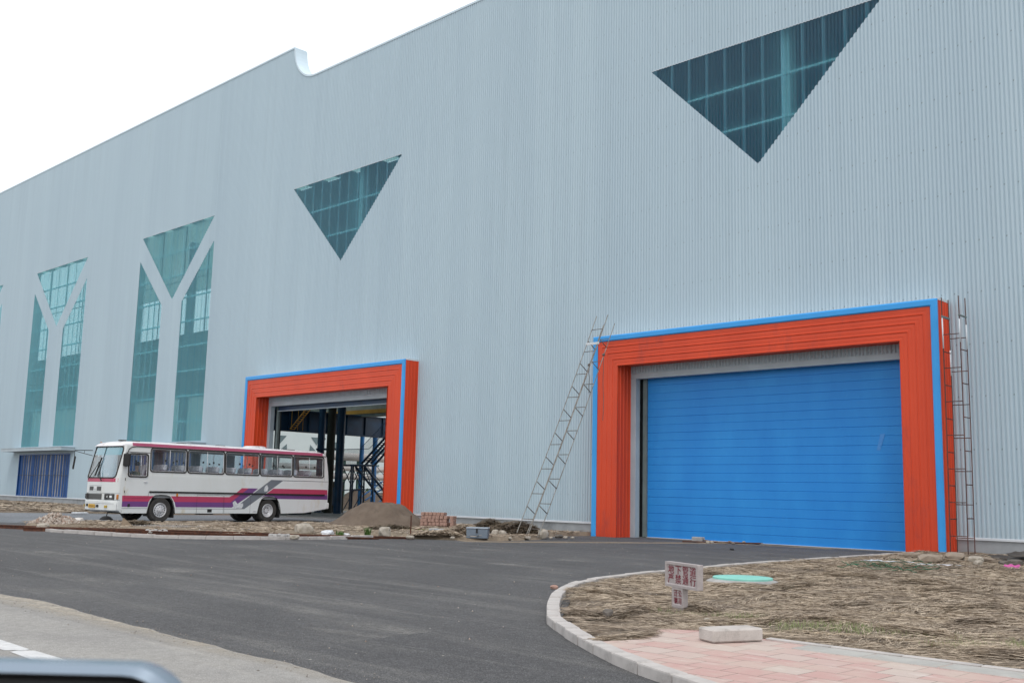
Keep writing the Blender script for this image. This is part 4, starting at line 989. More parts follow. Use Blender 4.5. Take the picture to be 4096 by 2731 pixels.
def bush(name, label, p, r_, n, m, seed, group=None):
    q = random.Random(seed); bb = MB(); 
    for i in range(n):
        d = Vector((q.gauss(0, 1), q.gauss(0, 1), q.gauss(0, 1))); d.normalize(); d *= r_*(q.random()**.4); d.z = abs(d.z)*1.2
        c = Vector(p)+d; s_ = q.uniform(.05, .11)*max(.6, r_); a = Vector((q.gauss(0, 1), q.gauss(0, 1), q.gauss(0, 1))).normalized(); e = a.orthogonal().normalized(); f_ = a.cross(e)
        bb.face([c-e*s_, c-f_*s_*.5, c+e*s_, c+f_*s_*.5])
    cr = bb.build('crown', m); cr.name = 'crown'
    t = thing(name, p, label, 'bush', group); cr.parent = t
    me = cr.data; me.transform(Matrix.Translation(-Vector(p)))
    bb = MB(); bb.tube((0, 0, -.05), (0, 0, r_*.8), .03, 6, .01); bb.build('stem', 'wood', t, local=True); return t
bush('bush', 'light green bush behind the stair, left one seen through the open portal', (-79, 22.8, 0), 1.2, 700, 'weed', 1, 'bushes beyond the hall')
bush('bush', 'green bush at the right edge of the view through the open portal', (-79, 29.0, 0), 1.5, 800, 'leaf', 2, 'bushes beyond the hall')
# ================================================================= COACH
bus = thing('coach', (-41.164, -11.012, 0), 'old white coach with pink, purple and grey stripes parked at the open portal', 'coach', rz=1.64829)
W_ = 2.45
def bb_(fn, name, m, parent=None, smooth=False):
    b = MB(); fn(b); return b.build(name, m, parent or bus, smooth=smooth, local=True)
WINS = [(-.62, 1.06), (1.14, 2.95), (3.03, 4.82), (4.89, 6.69), (6.76, 8.56)]
ZB, ZT = 2.10, 3.055
def arch(cx_, n=9):
    # wheel-arch outline from right to left along the skirt
    pts = []
    for l, z in ((.66, .39), (.62, .62), (.52, .9), (.38, 1.07), (.2, 1.12), (-.05, 1.13), (-.3, 1.11), (-.43, 1.02), (-.53, .85), (-.6, .6), (-.64, .39)): pts.append((cx_+l, z))
    return pts
LF, LR = -.03, 5.46
side = [(8.86, .62), (7.5, .42), (6.13, .39)]+[(LR+l, z) for l, z in ((.62, .6), (.52, .9), (.40, 1.08), (.25, 1.13), (-.05, 1.14), (-.30, 1.12), (-.43, 1.03), (-.53, .86), (-.6, .6), (-.64, .39))]+arch(LF)[0:]+[(-1.78, .385), (-1.80, 1.16), (-1.72, 1.9), (-1.60, 2.9), (-1.55, 3.10), (8.74, 3.10), (8.84, 2.4), (8.88, 1.9)]
def lean(x, z):                                       # slight tumblehome
    return .0 if z < 1.9 else (z-1.9)*.055
for far in (0, 1):
    yy = (lambda l, z: (l, lean(l, z), z)) if not far else (lambda l, z: (l, W_-lean(l, z), z))
    yi = (lambda l, z: (l, lean(l, z)+.05, z)) if not far else (lambda l, z: (l, W_-lean(l, z)-.05, z))
    holes = [rrect(a, ZB, c, ZT, .10) for a, c in WINS]
    holes.append(rrect(-1.60, 1.87, -.76, 2.78, .08) if not far else rrect(-1.55, .75, -.80, 2.85, .08))
    b = MB(); b.slab([side]+holes, yy, yi); bd = b.build('side_panel', 'bus_white', bus, local=True)
    if not far: side_near = bd
    else: side_far = bd
    for i, (a, c) in enumerate(WINS):
        s_ = -1 if not far else 1
        b = MB(); o = rrect(a-.012, ZB-.012, c+.012, ZT+.012, .11)
        b.path([(x, (lean(x, z)-.008) if not far else W_-lean(x, z)+.008, z) for x, z in o], .026, 6, True)
        wn = b.build('window', 'gasket', bus, smooth=True, local=True)
        b = MB(); b.flat([rrect(a, ZB, c, ZT, .10)], lambda l, z: (l, (lean(l, z)+.02) if not far else W_-lean(l, z)-.02, z)); b.build('pane', 'glass', wn, local=True)
        b = MB(); m_ = (a+c)/2+.05; o = rrect(a+.03, ZB+.03, c-.03, ZT-.03, .09)
        b.path([(x, (lean(x, z)+.012) if not far else W_-lean(x, z)-.012, z) for x, z in o], .012, 5, True)
        for mx_ in (m_,): b.tube((mx_, lean(0, ZB)+.012 if not far else W_-lean(0, ZB)-.012, ZB+.03), (mx_, lean(0, ZT)+.012 if not far else W_-lean(0, ZT)-.012, ZT-.03), .014, 5)
        b.build('frame', 'chrome', wn, smooth=True, local=True)
        b = MB()
        for mx_ in (m_-.22, m_+.3): b.box((mx_, (.03 if not far else W_-.09), 2.52), (mx_+.05, (.09 if not far else W_-.03)+.0, 2.60))
        b.build('catch', 'black', wn, local=True)
# driver's window
o = rrect(-1.61, 1.86, -.75, 2.79, .09); b = MB(); b.path([(x, lean(x, z)-.008, z) for x, z in o], .03, 6, True); dw = b.build('window', 'gasket', bus, smooth=True, local=True)
b = MB(); b.flat([rrect(-1.60, 1.87, -.76, 2.78, .08)], lambda l, z: (l, lean(l, z)+.02, z)); b.build('pane', 'glass', dw, local=True)
b = MB(); o = rrect(-1.57, 1.90, -.79, 2.75, .07); b.path([(x, lean(x, z)+.01, z) for x, z in o], .012, 5, True); b.tube((-1.05, .02, 1.9), (-1.05, .06, 2.75), .012, 5); b.build('frame', 'chrome', dw, smooth=True, local=True)
# far door glass
b = MB(); b.flat([rrect(-1.55, .75, -.80, 2.85, .08)], lambda l, z: (l, W_-lean(l, z)-.02, z)); b.build('door_glass', 'glass', bus, local=True)
# driver's door: shut lines, handle, hinges
def line(b, pts, r_=.006): b.path([(x, -.002+lean(x, z), z) for x, z in pts], r_, 4)
b = MB(); line(b, [(-1.70, .98), (-1.66, 2.80), (-1.55, 2.84), (-.66, 2.84)]); line(b, [(-.66, 2.84), (-.655, 1.0), (-1.7, .98)])
dd = b.build('driver_door', 'gasket', bus, local=True)
b = MB(); b.obox((-.83, -.03, 1.66), (.17, .022, .035), bev=.01); b.obox((-.83, -.012, 1.66), (.08, .03, .06), bev=.01); b.build('handle', 'chrome', dd, local=True)
b = MB()
for z in (1.25, 1.75, 2.3): b.tube((-1.73, -.012, z-.05), (-1.73, -.012, z+.05), .014, 6)
b.build('hinge', 'gasket', dd, local=True)
# luggage hatches and seams
b = MB(); line(b, [(1.67, .39), (1.66, 1.17), (2.98, 1.17), (3.02, .39)]); line(b, [(3.06, .39), (3.03, 1.17), (4.42, 1.17), (4.42, .39)]); line(b, [(-.655, 1.0), (-.655, 1.26)])
line(b, [(8.62, 1.95), (8.56, 2.9)]); b.build('hatch_seam', 'gasket', bus, local=True)
b = MB(); b.obox((2.32, -.004, .50), (.22, .02, .13), bev=.006); b.build('vent', 'black', bus, local=True)
b = MB(); b.obox((4.68, -.01, .50), (.17, .03, .055), bev=.012); b.build('latch', 'chrome', bus, local=True)
b = MB(); b.obox((-1.5, -.004, .70), (.10, .02, .13), bev=.02); b.build('filler', 'black', bus, local=True)
# rub rail
b = MB(); b.box((-.62, -.035, 1.225), (8.66, .004, 1.295)); b.build('rub_rail', 'black', bus, local=True)
b = MB(); b.box((-.62, W_-.004, 1.235), (8.66, W_+.03, 1.29)); b.build('rub_rail', 'black', bus, local=True)
# gutter
b = MB(); gp = [(-1.70, 2.55), (-1.69, 2.8), (-1.63, 2.97), (-1.5, 3.06), (-1.3, 3.09), (8.72, 3.105)]; b.path([(x, -.012+lean(x, z), z) for x, z in gp], .018, 6); b.path([(x, W_+.012-lean(x, z), z) for x, z in gp], .018, 6); b.build('gutter', 'gasket', bus, smooth=True, local=True)
b = MB(); line(b, [(-1.62, 2.86), (-.66, 2.86)], .010); b.build('gutter', 'gasket', bus, local=True)
# painted stripes, thin films on the side (clear of the arches)
def film(name, polys, m, y=-.0025):
    for far in (0, 1):
        b = MB()
        for p in polys: b.flat([p], (lambda l, z: (l, y+lean(l, z), z)) if not far else (lambda l, z: (l, W_-y-lean(l, z), z)))
        b.build(name, m, bus, local=True)
ar = [(-.63, .64), (-.58, .86), (-.44, 1.04), (-.36, 1.10)]
film('pink_stripe', [[(-1.80, .865), (-.605, .865), (-.55, .96), (-.40, 1.095), (-1.81, 1.095)], [(.39, 1.10), (.53, .94), (.56, .865), (3.36, .865), (3.66, 1.07), (3.95, 1.28), (4.30, 1.505), (3.93, 1.505), (3.58, 1.24), (3.29, 1.10)], [(5.28, 1.285), (8.85, 1.285), (8.83, 1.515), (5.65, 1.515)]], 'bus_pink')
film('purple_stripe', [[(-1.80, .645), (-.655, .645), (-.61, .865), (-1.80, .865)], [(.59, .865), (.655, .645), (3.44, .645), (3.66, .76), (4.42, 1.22), (4.80, 1.505), (4.30, 1.505), (3.95, 1.28), (3.66, 1.07), (3.36, .865)], [(4.90, 1.045), (5.02, 1.10), (5.16, 1.155), (5.7, 1.155), (5.87, 1.05), (8.86, 1.05), (8.85, 1.28), (5.27, 1.28)]], 'bus_purple')
film('grey_stripe', [[(3.68, .585), (4.11, .585), (4.42, .78), (5.16, 1.24), (6.16, 1.88), (8.86, 1.895), (8.86, 1.915), (6.14, 1.91), (5.50, 1.91), (4.40, 1.17), (3.86, .80)], [(-1.80, .575), (-.66, .575), (-.66, .592), (-1.80, .592)], [(.66, .575), (3.70, .575), (3.72, .592), (.66, .592)]], 'bus_grey', -.004)
film('roof_stripe', [[(-1.47, 3.115), (8.48, 3.115), (8.48, 3.245), (-1.50, 3.235)]], 'bus_pink_pale', -.018)
# filler patches (bare repair)
M['filler_patch'] = mat('filler_patch', (.72, .73, .74), (.5, .52, .55), 9, .6)
b = MB(); b.flat([[(3.55, .62), (3.95, .60), (4.05, .72), (4.03, .84), (3.75, .80), (3.60, .95), (3.48, .86), (3.52, .74)]], lambda l, z: (l, -.006, z)); b.build('filler_patch', 'filler_patch', bus, local=True); b = MB(); b.flat([[(5.16, 1.36), (5.32, 1.40), (5.36, 1.55), (5.28, 1.68), (5.17, 1.60), (5.12, 1.45)]], lambda l, z: (l, -.006, z)); b.build('filler_patch', 'filler_patch', bus, local=True)
# roof shell
b = MB(); ls = [(-1.90, .06, .0), (-1.84, .1, .08), (-1.70, .03, .16), (-1.45, .0, .22), (0, 0, .255), (3, 0, .26), (6, 0, .26), (8.4, 0, .24), (8.66, .02, .18), (8.76, .06, .05)]
crs = [(0, .0), (.015, .10), (.05, .52), (.12, .76), (.25, .88), (.5, .95), (.8, .98), (1.225, 1.0)]
crs = crs+[(2.45-y, h) for y, h in crs[:-1][::-1]]
for l, ins, ht in ls:
    for y, h in crs:
        yy = y+.05*(1-h); yy = min(max(yy if y < 1.2 else yy, .0), W_) ; yy = (y+.066*(1)) if y < 1.2 else (y if abs(y-1.225) < .01 else y-.066)
        yy = max(ins+.06, min(W_-ins-.06, yy)); b.v.append((l, yy, 3.095+ht*h))
k = len(crs)
for i in range(len(ls)-1):
    for j in range(k-1): a = i*k+j; b.f.append((a, a+1, a+k+1, a+k))
b.f.append(tuple(range((len(ls)-1)*k, len(ls)*k)))
b.build('roof', 'bus_roof', bus, smooth='auto', local=True)
def _hatch(b):
    b.lathe([(0, .07), (.42, .07), (.50, .05), (.52, 0), (.52, -.06)], (5.2, 1.0, 3.36), 'z', 20)
bb_(_hatch, 'roof_hatch', 'bus_roof', smooth='auto')
bb_(lambda b: [b.obox((-1.45, .95, 3.345), (.3, .2, .05), bev=.02), b.obox((-1.1, .5, 3.335), (.35, .08, .03), bev=.01), b.obox((1.0, .45, 3.34), (.5, .03, .03), bev=.01), b.obox((3.0, .5, 3.345), (.5, .03, .03), bev=.01), b.obox((6.8, .5, 3.345), (.7, .03, .03), bev=.01)], 'roof_seam', 'grille')
bb_(lambda b: [b.lathe([(0, .03), (.04, .02), (.05, 0)], (-1.78, 2.05, 3.25), 'z', 10)], 'marker_lamp', 'amber')
# front: lofted skin with a windscreen opening
def fr_l(w, z):                                       # how far forward the skin is
    u = abs(w-W_/2)/(W_/2); c = -2.19 if z < 1.75 else -2.19+(z-1.75)*.23
    r_ = .24; d = max(0, u-.70)/.30
    return c+(r_*(1-math.sqrt(max(0, 1-min(1, d)**2))))*1.0+.05*u*u
ws = [0, .006, .02, .05, .09, .14, .2, .3, .45, .7, .95, 1.225, 1.5, 1.75, 2.0, 2.15, 2.25, 2.31, 2.36, 2.4, 2.43, 2.444, 2.45]
zs = [.50, .56, .70, .86, .90, .92, 1.0, 1.16, 1.18, 1.4, 1.6, 1.72, 1.80, 2.1, 2.4, 2.7, 2.95, 3.06, 3.13]
def fpt(w, z, off=0.0):
    tl = lean(0, z); ww = min(max(w, tl), W_-tl); l = fr_l(w, z)
    if z < .9: l -= .03
    return (l-off, ww, z)
def in_ws(w0, w1, z0, z1): return w0 >= .135 and w1 <= 2.32 and z0 >= 1.79 and z1 <= 3.07
skin = MB(); 
for i in range(len(zs)-1):
    for j in range(len(ws)-1):
        if in_ws(ws[j], ws[j+1], zs[i], zs[i+1]): continue
        pts = [fpt(ws[j], zs[i]), fpt(ws[j+1], zs[i]), fpt(ws[j+1], zs[i+1]), fpt(ws[j], zs[i+1])]
        skin.face(pts)
# link skin ends to the side panels, close the underside of the bumper
for s_ in (0, 1):
    w = 0 if not s_ else W_
    for i in range(len(zs)-1):
        e0 = -1.70 if zs[i] < 2.9 else -1.5; e1 = -1.70 if zs[i+1] < 2.9 else -1.5
        y0, y1 = (lean(0, zs[i])+.004, lean(0, zs[i+1])+.004) if not s_ else (W_-.004-lean(0, zs[i]), W_-.004-lean(0, zs[i+1]))
        skin.face([fpt(w, zs[i]), fpt(w, zs[i+1]), (e1, y1, zs[i+1]), (e0, y0, zs[i])])
    y = .004 if not s_ else W_-.004
    skin.face([fpt(w, .50), (-1.79, y, .50), (-1.79, y, .385), (fpt(w, .5)[0]+.05, y, .44)])
for j in range(len(ws)-1): skin.face([fpt(ws[j], .50), (-1.75, ws[j], .42), (-1.75, ws[j+1], .42), fpt(ws[j+1], .50)])
weld(skin).build('front_panel', 'bus_white', bus, smooth='auto', local=True)
def wsf(name, z0, z1, off, m, w0=.14, w1=2.31, n=24, parent=None):
    b = MB()
    for i in range(n+1):
        w = w0+(w1-w0)*i/n
        for z in (z0, (z0+z1)/2, z1): b.v.append(fpt(w, z, off))
    for i in range(n):
        for j in range(2): b.f.append((i*3+j, i*3+3+j, i*3+4+j, i*3+1+j))
    return b.build(name, m, parent or bus, smooth=True, local=True)
scr = wsf('windscreen', 1.80, 3.06, -.01, 'windscreen')
wsf('sun_band', 2.72, 3.055, -.02, 'sun_band', parent=scr)
o = rrect(.135, 1.79, 2.315, 3.07, .13, 6)
def dens(o):
    out = []
    for i in range(len(o)):
        a, c = o[i], o[(i+1) % len(o)]; d = math.hypot(c[0]-a[0], c[1]-a[1]); n = max(1, int(d/.12))
        out += [(a[0]+(c[0]-a[0])*k/n, a[1]+(c[1]-a[1])*k/n) for k in range(n)]
    return out
b = MB(); b.path([fpt(w, z, .006) for w, z in dens(o)], .028, 6, True); b.path([fpt(1.36, z, .004) for z in (1.8, 2.1, 2.4, 2.7, 3.06)], .012, 5); b.build('gasket', 'gasket', scr, smooth=True, local=True)
wsf('pink_band', 1.625, 1.775, .004, 'bus_pink', .04, 2.41)
# lower front details
def fbox(b, w0, w1, z0, z1, off=.015, dep=.05, bev=.008):
    c = fpt((w0+w1)/2, (z0+z1)/2); a0 = fpt(w0, z0); a1 = fpt(w1, z0); an = math.atan2(a1[0]-a0[0], a1[1]-a0[1])
    b.obox((c[0]-off+dep/2, (a0[1]+a1[1])/2, (z0+z1)/2), (dep, math.hypot(a1[1]-a0[1], a1[0]-a0[0]), z1-z0), Matrix.Rotation(-an, 3, 'Z'), bev)
bb_(lambda b: [fbox(b, 1.62, 1.94, 1.27, 1.43), fbox(b, 1.0, 1.33, 1.27, 1.43)], 'upper_grille', 'grille')
bb_(lambda b: [b.lathe([(0, -.02), (.05, -.018), (.075, 0)], (0, 0, 0), 'y', 16)], 'badge', 'chrome'); bd = bpy.data.objects['badge']
bd.data.transform(Matrix.Rotation(R(-90), 4, 'Z')); bd.data.transform(Matrix.Translation((fpt(1.48, 1.35)[0]-.004, 1.48, 1.35)))
bb_(lambda b: [b.path([fpt(w, 1.47, .004) for w in (.95, 1.2, 1.5, 1.8, 1.99)], .006, 4), b.path([fpt(w, 1.235, .004) for w in (.95, 1.2, 1.5, 1.8, 1.99)], .006, 4), b.path([fpt(w, 1.17, .004) for w in ws], .008, 4), b.path([fpt(w, .905, .006) for w in ws], .009, 4), b.path([fpt(w, .76, .006) for w in ws[4:-4]], .005, 4), b.path([fpt(.02, z, .003) for z in (.5, .7, .9)], .006, 4)], 'seam', 'bus_grey')
bb_(lambda b: [fbox(b, .92, 1.98, .92, 1.14, .012)], 'grille', 'grille')
for w0, w1 in ((.10, .66), (1.98, 2.42)):
    hb = MB(); fbox(hb, w0, w1, .92, 1.15, .018, .06, .02); hl = hb.build('headlight', 'gasket', bus, local=True)
    for wc in ((w0+w1)/2-.13, (w0+w1)/2+.13):
        q_ = MB(); fbox(q_, wc-.065, wc+.065, .985, 1.085, .034, .03, .015); q_.build('reflector', 'lamp', hl, local=True)
        q_ = MB(); fbox(q_, wc-.105, wc+.105, .945, 1.125, .026, .03, .01); q_.build('bezel', 'grille', hl, local=True)
bb_(lambda b: fbox(b, .012, .06, .93, 1.13, .015, .06, .015), 'indicator', 'amber')
bb_(lambda b: fbox(b, 2.39, 2.45, .93, 1.14, .02, .08, .02), 'indicator', 'amber')
bb_(lambda b: fbox(b, .40, .58, .585, .69, .04, .03, .01), 'fog_lamp', 'fog_yellow')
bb_(lambda b: fbox(b, 2.22, 2.36, .60, .71, .045, .03, .01), 'fog_lamp', 'fog_yellow')
bb_(lambda b: fbox(b, 1.92, 2.04, .62, .72, .034, .03, .01), 'bumper_slot', 'black'); bb_(lambda b: fbox(b, 1.05, 1.20, .60, .70, .034, .03, .01), 'bumper_slot', 'black')
npl = bb_(lambda b: fbox(b, 1.28, 1.80, .57, .72, .05, .02, .004), 'number_plate', 'plate')
bb_(lambda b: [fbox(b, 1.36+.1*k, 1.36+.1*k+.045, .605, .675, .053, .01, 0) for k in range(4)], 'plate_marks', 'rust', npl)
# wipers and mirrors
bb_(lambda b: [b.path([fpt(2.05, 1.70, .05), fpt(1.95, 1.78, .07), fpt(1.62, 2.25, .06)], .014, 5), b.path([fpt(1.95, 1.78, .06), fpt(1.62, 2.25, .05), fpt(1.52, 2.45, .05)], .012, 4), b.path([fpt(1.55, 1.86, .05), fpt(1.50, 2.1, .05), fpt(1.46, 2.35, .05), fpt(1.42, 2.62, .045)], .035, 5)], 'wiper', 'black')
bb_(lambda b: [b.path([fpt(.95, 1.66, .05), fpt(1.05, 1.78, .07), fpt(1.22, 2.02, .05)], .022, 5), b.path([fpt(1.12, 1.82, .05), fpt(1.32, 2.3, .045)], .010, 4)], 'wiper', 'black')
# mirror on a bracket at the far corner
def _br(b):
    a = Vector((-1.95, 2.36, 2.70)); e = Vector((-2.25, 3.30, 2.92)); g = Vector((-1.93, 2.4, 2.92))
    b.tube(g, e, .016, 6); b.tube(a, e-Vector((0, .05, .03)), .014, 6); b.tube(g.lerp(e, .45), a.lerp(e, .47), .010, 5); b.tube(e, e-Vector((0, 0, .30)), .014, 6)
mb = bb_(_br, 'mirror_bracket', 'black')
bb_(lambda b: [b.obox((-2.25, 3.28, 2.40), (.07, .22, .55), Matrix.Rotation(R(12), 3, 'X') @ Matrix.Rotation(R(-25), 3, 'Z'), .03)], 'mirror_head', 'black', mb)
m2 = bb_(lambda b: [b.tube((-1.72, .0, 2.82), (-1.9, -.2, 2.80), .012, 6), b.tube((-1.74, .0, 2.25), (-1.9, -.2, 2.30), .012, 6)], 'mirror_bracket', 'black')
bb_(lambda b: [b.obox((-1.84, -.20, 2.52), (.10, .29, .52), Matrix.Rotation(R(40), 3, 'Z'), .04)], 'mirror_head', 'black', m2)
bb_(lambda b: [b.obox((-1.93, 1.95, 2.45), (.02, .16, .42), Matrix.Rotation(R(5), 3, 'Y'), .008)], 'inner_mirror', 'olive_metal')
# rear end
def _rear(b):
    pr = [(8.86, .62), (8.88, 1.2), (8.88, 1.9), (8.84, 2.4), (8.74, 3.10)]
    for i in range(4):
        (a, z0), (c, z1) = pr[i], pr[i+1]; (b.face([(a, lean(0, z0), z0), (a, W_-lean(0, z0), z0), (c, W_-lean(0, z1), z1), (c, lean(0, z1), z1)]) if i < 2 else None)
    lx = lambda z: 8.88-(z-1.9)*.14/1.2
    b.flat([[(.0, 1.9), (W_, 1.9), (W_-.066, 3.1), (.066, 3.1)], rrect(.22, 2.08, W_-.22, 2.96, .1)], lambda w, z: (lx(z), w, z))
bb_(_rear, 'rear_panel', 'bus_white')
bb_(lambda b: [b.obox((8.86, W_/2, .76), (.24, W_+.04, .30), bev=.04)], 'rear_bumper', 'bus_white')
rw = bb_(lambda b: [b.path([(8.89-(z-1.9)*.117, w, z) for w, z in rrect(.21, 2.07, W_-.21, 2.97, .1)], .025, 6, True)], 'rear_window', 'gasket')
bb_(lambda b: [b.flat([rrect(.22, 2.08, W_-.22, 2.96, .1)], lambda w, z: (8.87-(z-1.9)*.117, w, z))], 'pane', 'glass', rw)
# underbody, floor and cabin
bb_(lambda b: [b.box((-1.7, .74, .50), (8.5, W_-.74, .62)), b.box((-1.4, .7, .35), (7.2, 1.75, .52)), b.box((1.2, .3, .38), (2.6, .7, .5))], 'chassis', 'black')
bb_(lambda b: [b.tube((7.0, .5, .38), (8.3, .5, .40), .06, 8), b.box((2.0, .25, .33), (2.7, .6, .4))], 'exhaust', 'dark_metal')
cab = bb_(lambda b: [b.box((-1.7, .06, 1.02), (8.78, W_-.06, 1.06)), b.box((-1.7, .12, 3.02), (8.7, W_-.12, 3.06)), b.box((-.62, .06, 1.06), (8.75, .10, 2.05)), b.box((-.62, W_-.10, 1.06), (8.75, W_-.06, 2.05)), b.box((8.66, .1, 1.06), (8.70, W_-.1, 2.04))], 'cabin', 'interior')
bb_(lambda b: [b.obox((-1.78, W_/2, 1.66), (.45, 2.1, .30), bev=.08), b.obox((-1.6, .55, 1.80), (.3, .55, .14), bev=.05), b.obox((-1.1, 1.3, 1.35), (.7, .7, .55), bev=.1)], 'dashboard', 'interior')
bb_(lambda b: [b.flat([[(1.0, 1.83), (1.42, 1.83), (1.36, 1.98), (.98, 1.98)]], lambda w, z: (-1.93, w, z))], 'notice_card', 'paper')
def _sw(b):
    c = Vector((-1.32, .58, 2.0)); mx = Matrix.Rotation(R(62), 3, 'Y')
    b.path([tuple(c+mx @ Vector((math.cos(t)*.22, math.sin(t)*.22, 0))) for t in [2*math.pi*i/24 for i in range(24)]], .016, 6, True)
    for t in (0, 2.1, 4.2): b.tube(c, c+mx @ Vector((math.cos(t)*.22, math.sin(t)*.22, 0)), .012, 5)
    b.tube(c, c-Vector((.25, 0, .35)), .03, 6)
bb_(_sw, 'steering_wheel', 'black')
def seat_mb(b, l, w0, w1):
    b.obox((l, (w0+w1)/2, 1.56), (.48, w1-w0, .14), bev=.05); mx = Matrix.Rotation(R(10), 3, 'Y')
    b.obox((l+.26, (w0+w1)/2, 1.96), (.13, w1-w0, .84), mx, .05); b.box((l-.15, (w0+w1)/2-.05, 1.06), (l+.15, (w0+w1)/2+.05, 1.4))
for i in range(10):
    l = -.15+i*.86
    for w0 in (.16, .62, 1.42, 1.88):
        b = MB(); seat_mb(b, l, w0, w0+.43); s_ = b.build('seat', 'seat', bus, smooth='auto', local=True)
        b = MB(); b.obox((l+.32, w0+.215, 2.27), (.165, .445, .26), Matrix.Rotation(R(10), 3, 'Y'), .05); b.build('headrest_cover', 'seat_cover', s_, smooth='auto', local=True)
b = MB(); seat_mb(b, -1.0, .32, .85); b.build('seat', 'seat_cover', bus, smooth='auto', local=True)
bb_(lambda b: [b.tube((-.45, 1.2, 1.06), (-.45, 1.2, 3.0), .018, 6), b.tube((-.9, 2.0, 1.06), (-.9, 2.0, 3.0), .018, 6), b.box((-.5, .12, 1.06), (-.47, 1.0, 1.9))], 'handrail', 'chrome')
# curtains gathered between the windows on the far side
M['curtain'] = mat('curtain', (.22, .34, .44), (.16, .27, .36), 12, .9, sc=(6, 6, .3))
b = MB()
for a, c in WINS[:4]:
    for l0 in (a-.03, c-.20):
        for k in range(4): b.tube((l0+k*.06, W_-.16, 2.05), (l0+k*.06, W_-.16, 3.0), .028, 6)
b.build('curtain', 'curtain', bus, smooth=True, local=True)
# wheels
def wheel(l, w, inner=False, dirn=-1):
    b = MB(); rt_ = [(.30, .0), (.36, -.015), (.47, -.02), (.505, .01), (.52, .05), (.52, .22), (.505, .26), (.47, .28), (.30, .27)]
    b.lathe([(r_, (h if dirn < 0 else -h)) for r_, h in rt_], (0, 0, 0), 'y', 36); t = b.build('wheel', 'tyre', bus, smooth='auto', local=True); t.location = (l, w, .52)
    b = MB(); dsh = .02 if not inner else .13
    pr = [(.30, 0.0), (.285, -.012), (.272, .012), (.255, dsh+.02), (.20, dsh), (.165, dsh+.015), (.15, dsh-.02), (.085, dsh-.03), (.075, dsh-.085), (.0, dsh-.095)]
    if inner: pr = [(.30, 0.0), (.285, -.012), (.272, .012), (.262, .07), (.245, dsh-.02), (.20, dsh-.035), (.165, dsh), (.12, dsh+.01), (.10, dsh-.01), (.09, dsh-.05), (0, dsh-.06)]
    b.lathe([(r_, (h if dirn < 0 else -h)) for r_, h in pr], (0, 0, 0), 'y', 36); rm = b.build('rim', 'chrome', t, smooth='auto', local=True)
    b = MB()
    for k in range(16):
        a = 2*math.pi*k/16; c = Vector((math.cos(a)*.228, (dsh+.004)*(1 if dirn < 0 else -1), math.sin(a)*.228)); b.obox(c, (.032, .014, .052), Matrix.Rotation(-a+math.pi/2, 3, 'Y') @ Matrix.Rotation(R(90), 3, 'Y'), .004)
    b.build('vent_hole', 'black', rm, local=True)
    b = MB()
    for k in range(8):
        a = 2*math.pi*k/8+.2; c = (math.cos(a)*.125, (dsh-.02)*(1 if dirn < 0 else -1), math.sin(a)*.125); d = -.03 if dirn < 0 else .03
        b.tube(c, (c[0], c[1]+d, c[2]), .014, 6)
    b.build('wheel_nut', 'rust' if inner else 'gasket', rm, local=True)
    return t
wheel(LF, .06); wheel(LR, .10, True); wheel(LF, W_-.06, False, 1); wheel(LR, W_-.10, True, 1)
for l in (LR,):
    for w, d in ((.42, -1), (W_-.42, 1)):
        b = MB(); b.lathe([(.2, 0), (.30, 0), (.47, -.02), (.52, .05), (.52, .22), (.47, .28), (.2, .27)] if d < 0 else [(.2, 0), (.30, 0), (.47, .02), (.52, -.05), (.52, -.22), (.47, -.28), (.2, -.27)], (0, 0, 0), 'y', 28)
        t = b.build('wheel', 'tyre', bus, smooth='auto', local=True); t.location = (l, w, .52)
bb_(lambda b: [b.tube((LF, .3, .5), (LF, W_-.3, .5), .07, 8), b.tube((LR, .3, .5), (LR, W_-.3, .5), .11, 10), b.lathe([(0, -.2), (.2, -.12), (.24, 0), (.2, .12), (0, .2)], (LR, W_/2, .5), 'y', 14)], 'axle', 'black')
# arches (dark liners with real depth) and mud flaps
for cl_ in (LF, LR):
    for s_ in (0, 1):
        b = MB(); A = [(cl_+l, z) for l, z in ((.66, .39), (.62, .62), (.52, .9), (.39, 1.08), (.2, 1.13), (-.05, 1.14), (-.3, 1.12), (-.43, 1.03), (-.53, .86), (-.6, .6), (-.64, .39))]
        y0, y1 = (.02, .75) if not s_ else (W_-.02, W_-.75)
        for i in range(len(A)-1): b.face([(A[i][0], y0, A[i][1]), (A[i+1][0], y0, A[i+1][1]), (A[i+1][0], y1, A[i+1][1]), (A[i][0], y1, A[i][1])])
        b.flat([A], lambda l, z: (l, y1, z)); b.build('wheel_arch', 'black', bus, local=True)
        b = MB(); b.box((cl_+.62, y0+(.02 if not s_ else -.02), .20), (cl_+.65, y0+(.45 if not s_ else -.45), .62)); b.build('mud_flap', 'black', bus, local=True)
        b = MB(); b.path([(l, (-.004 if not s_ else W_+.004), z) for l, z in A], .014, 5); b.build('arch_lip', 'gasket', bus, smooth=True, local=True)
bb_(lambda b: fb(b), 'side_marker', 'amber') if False else None
bb_(lambda b: [b.obox((.68, -.02, 1.15), (.08, .04, .13), bev=.01)], 'side_marker', 'amber')

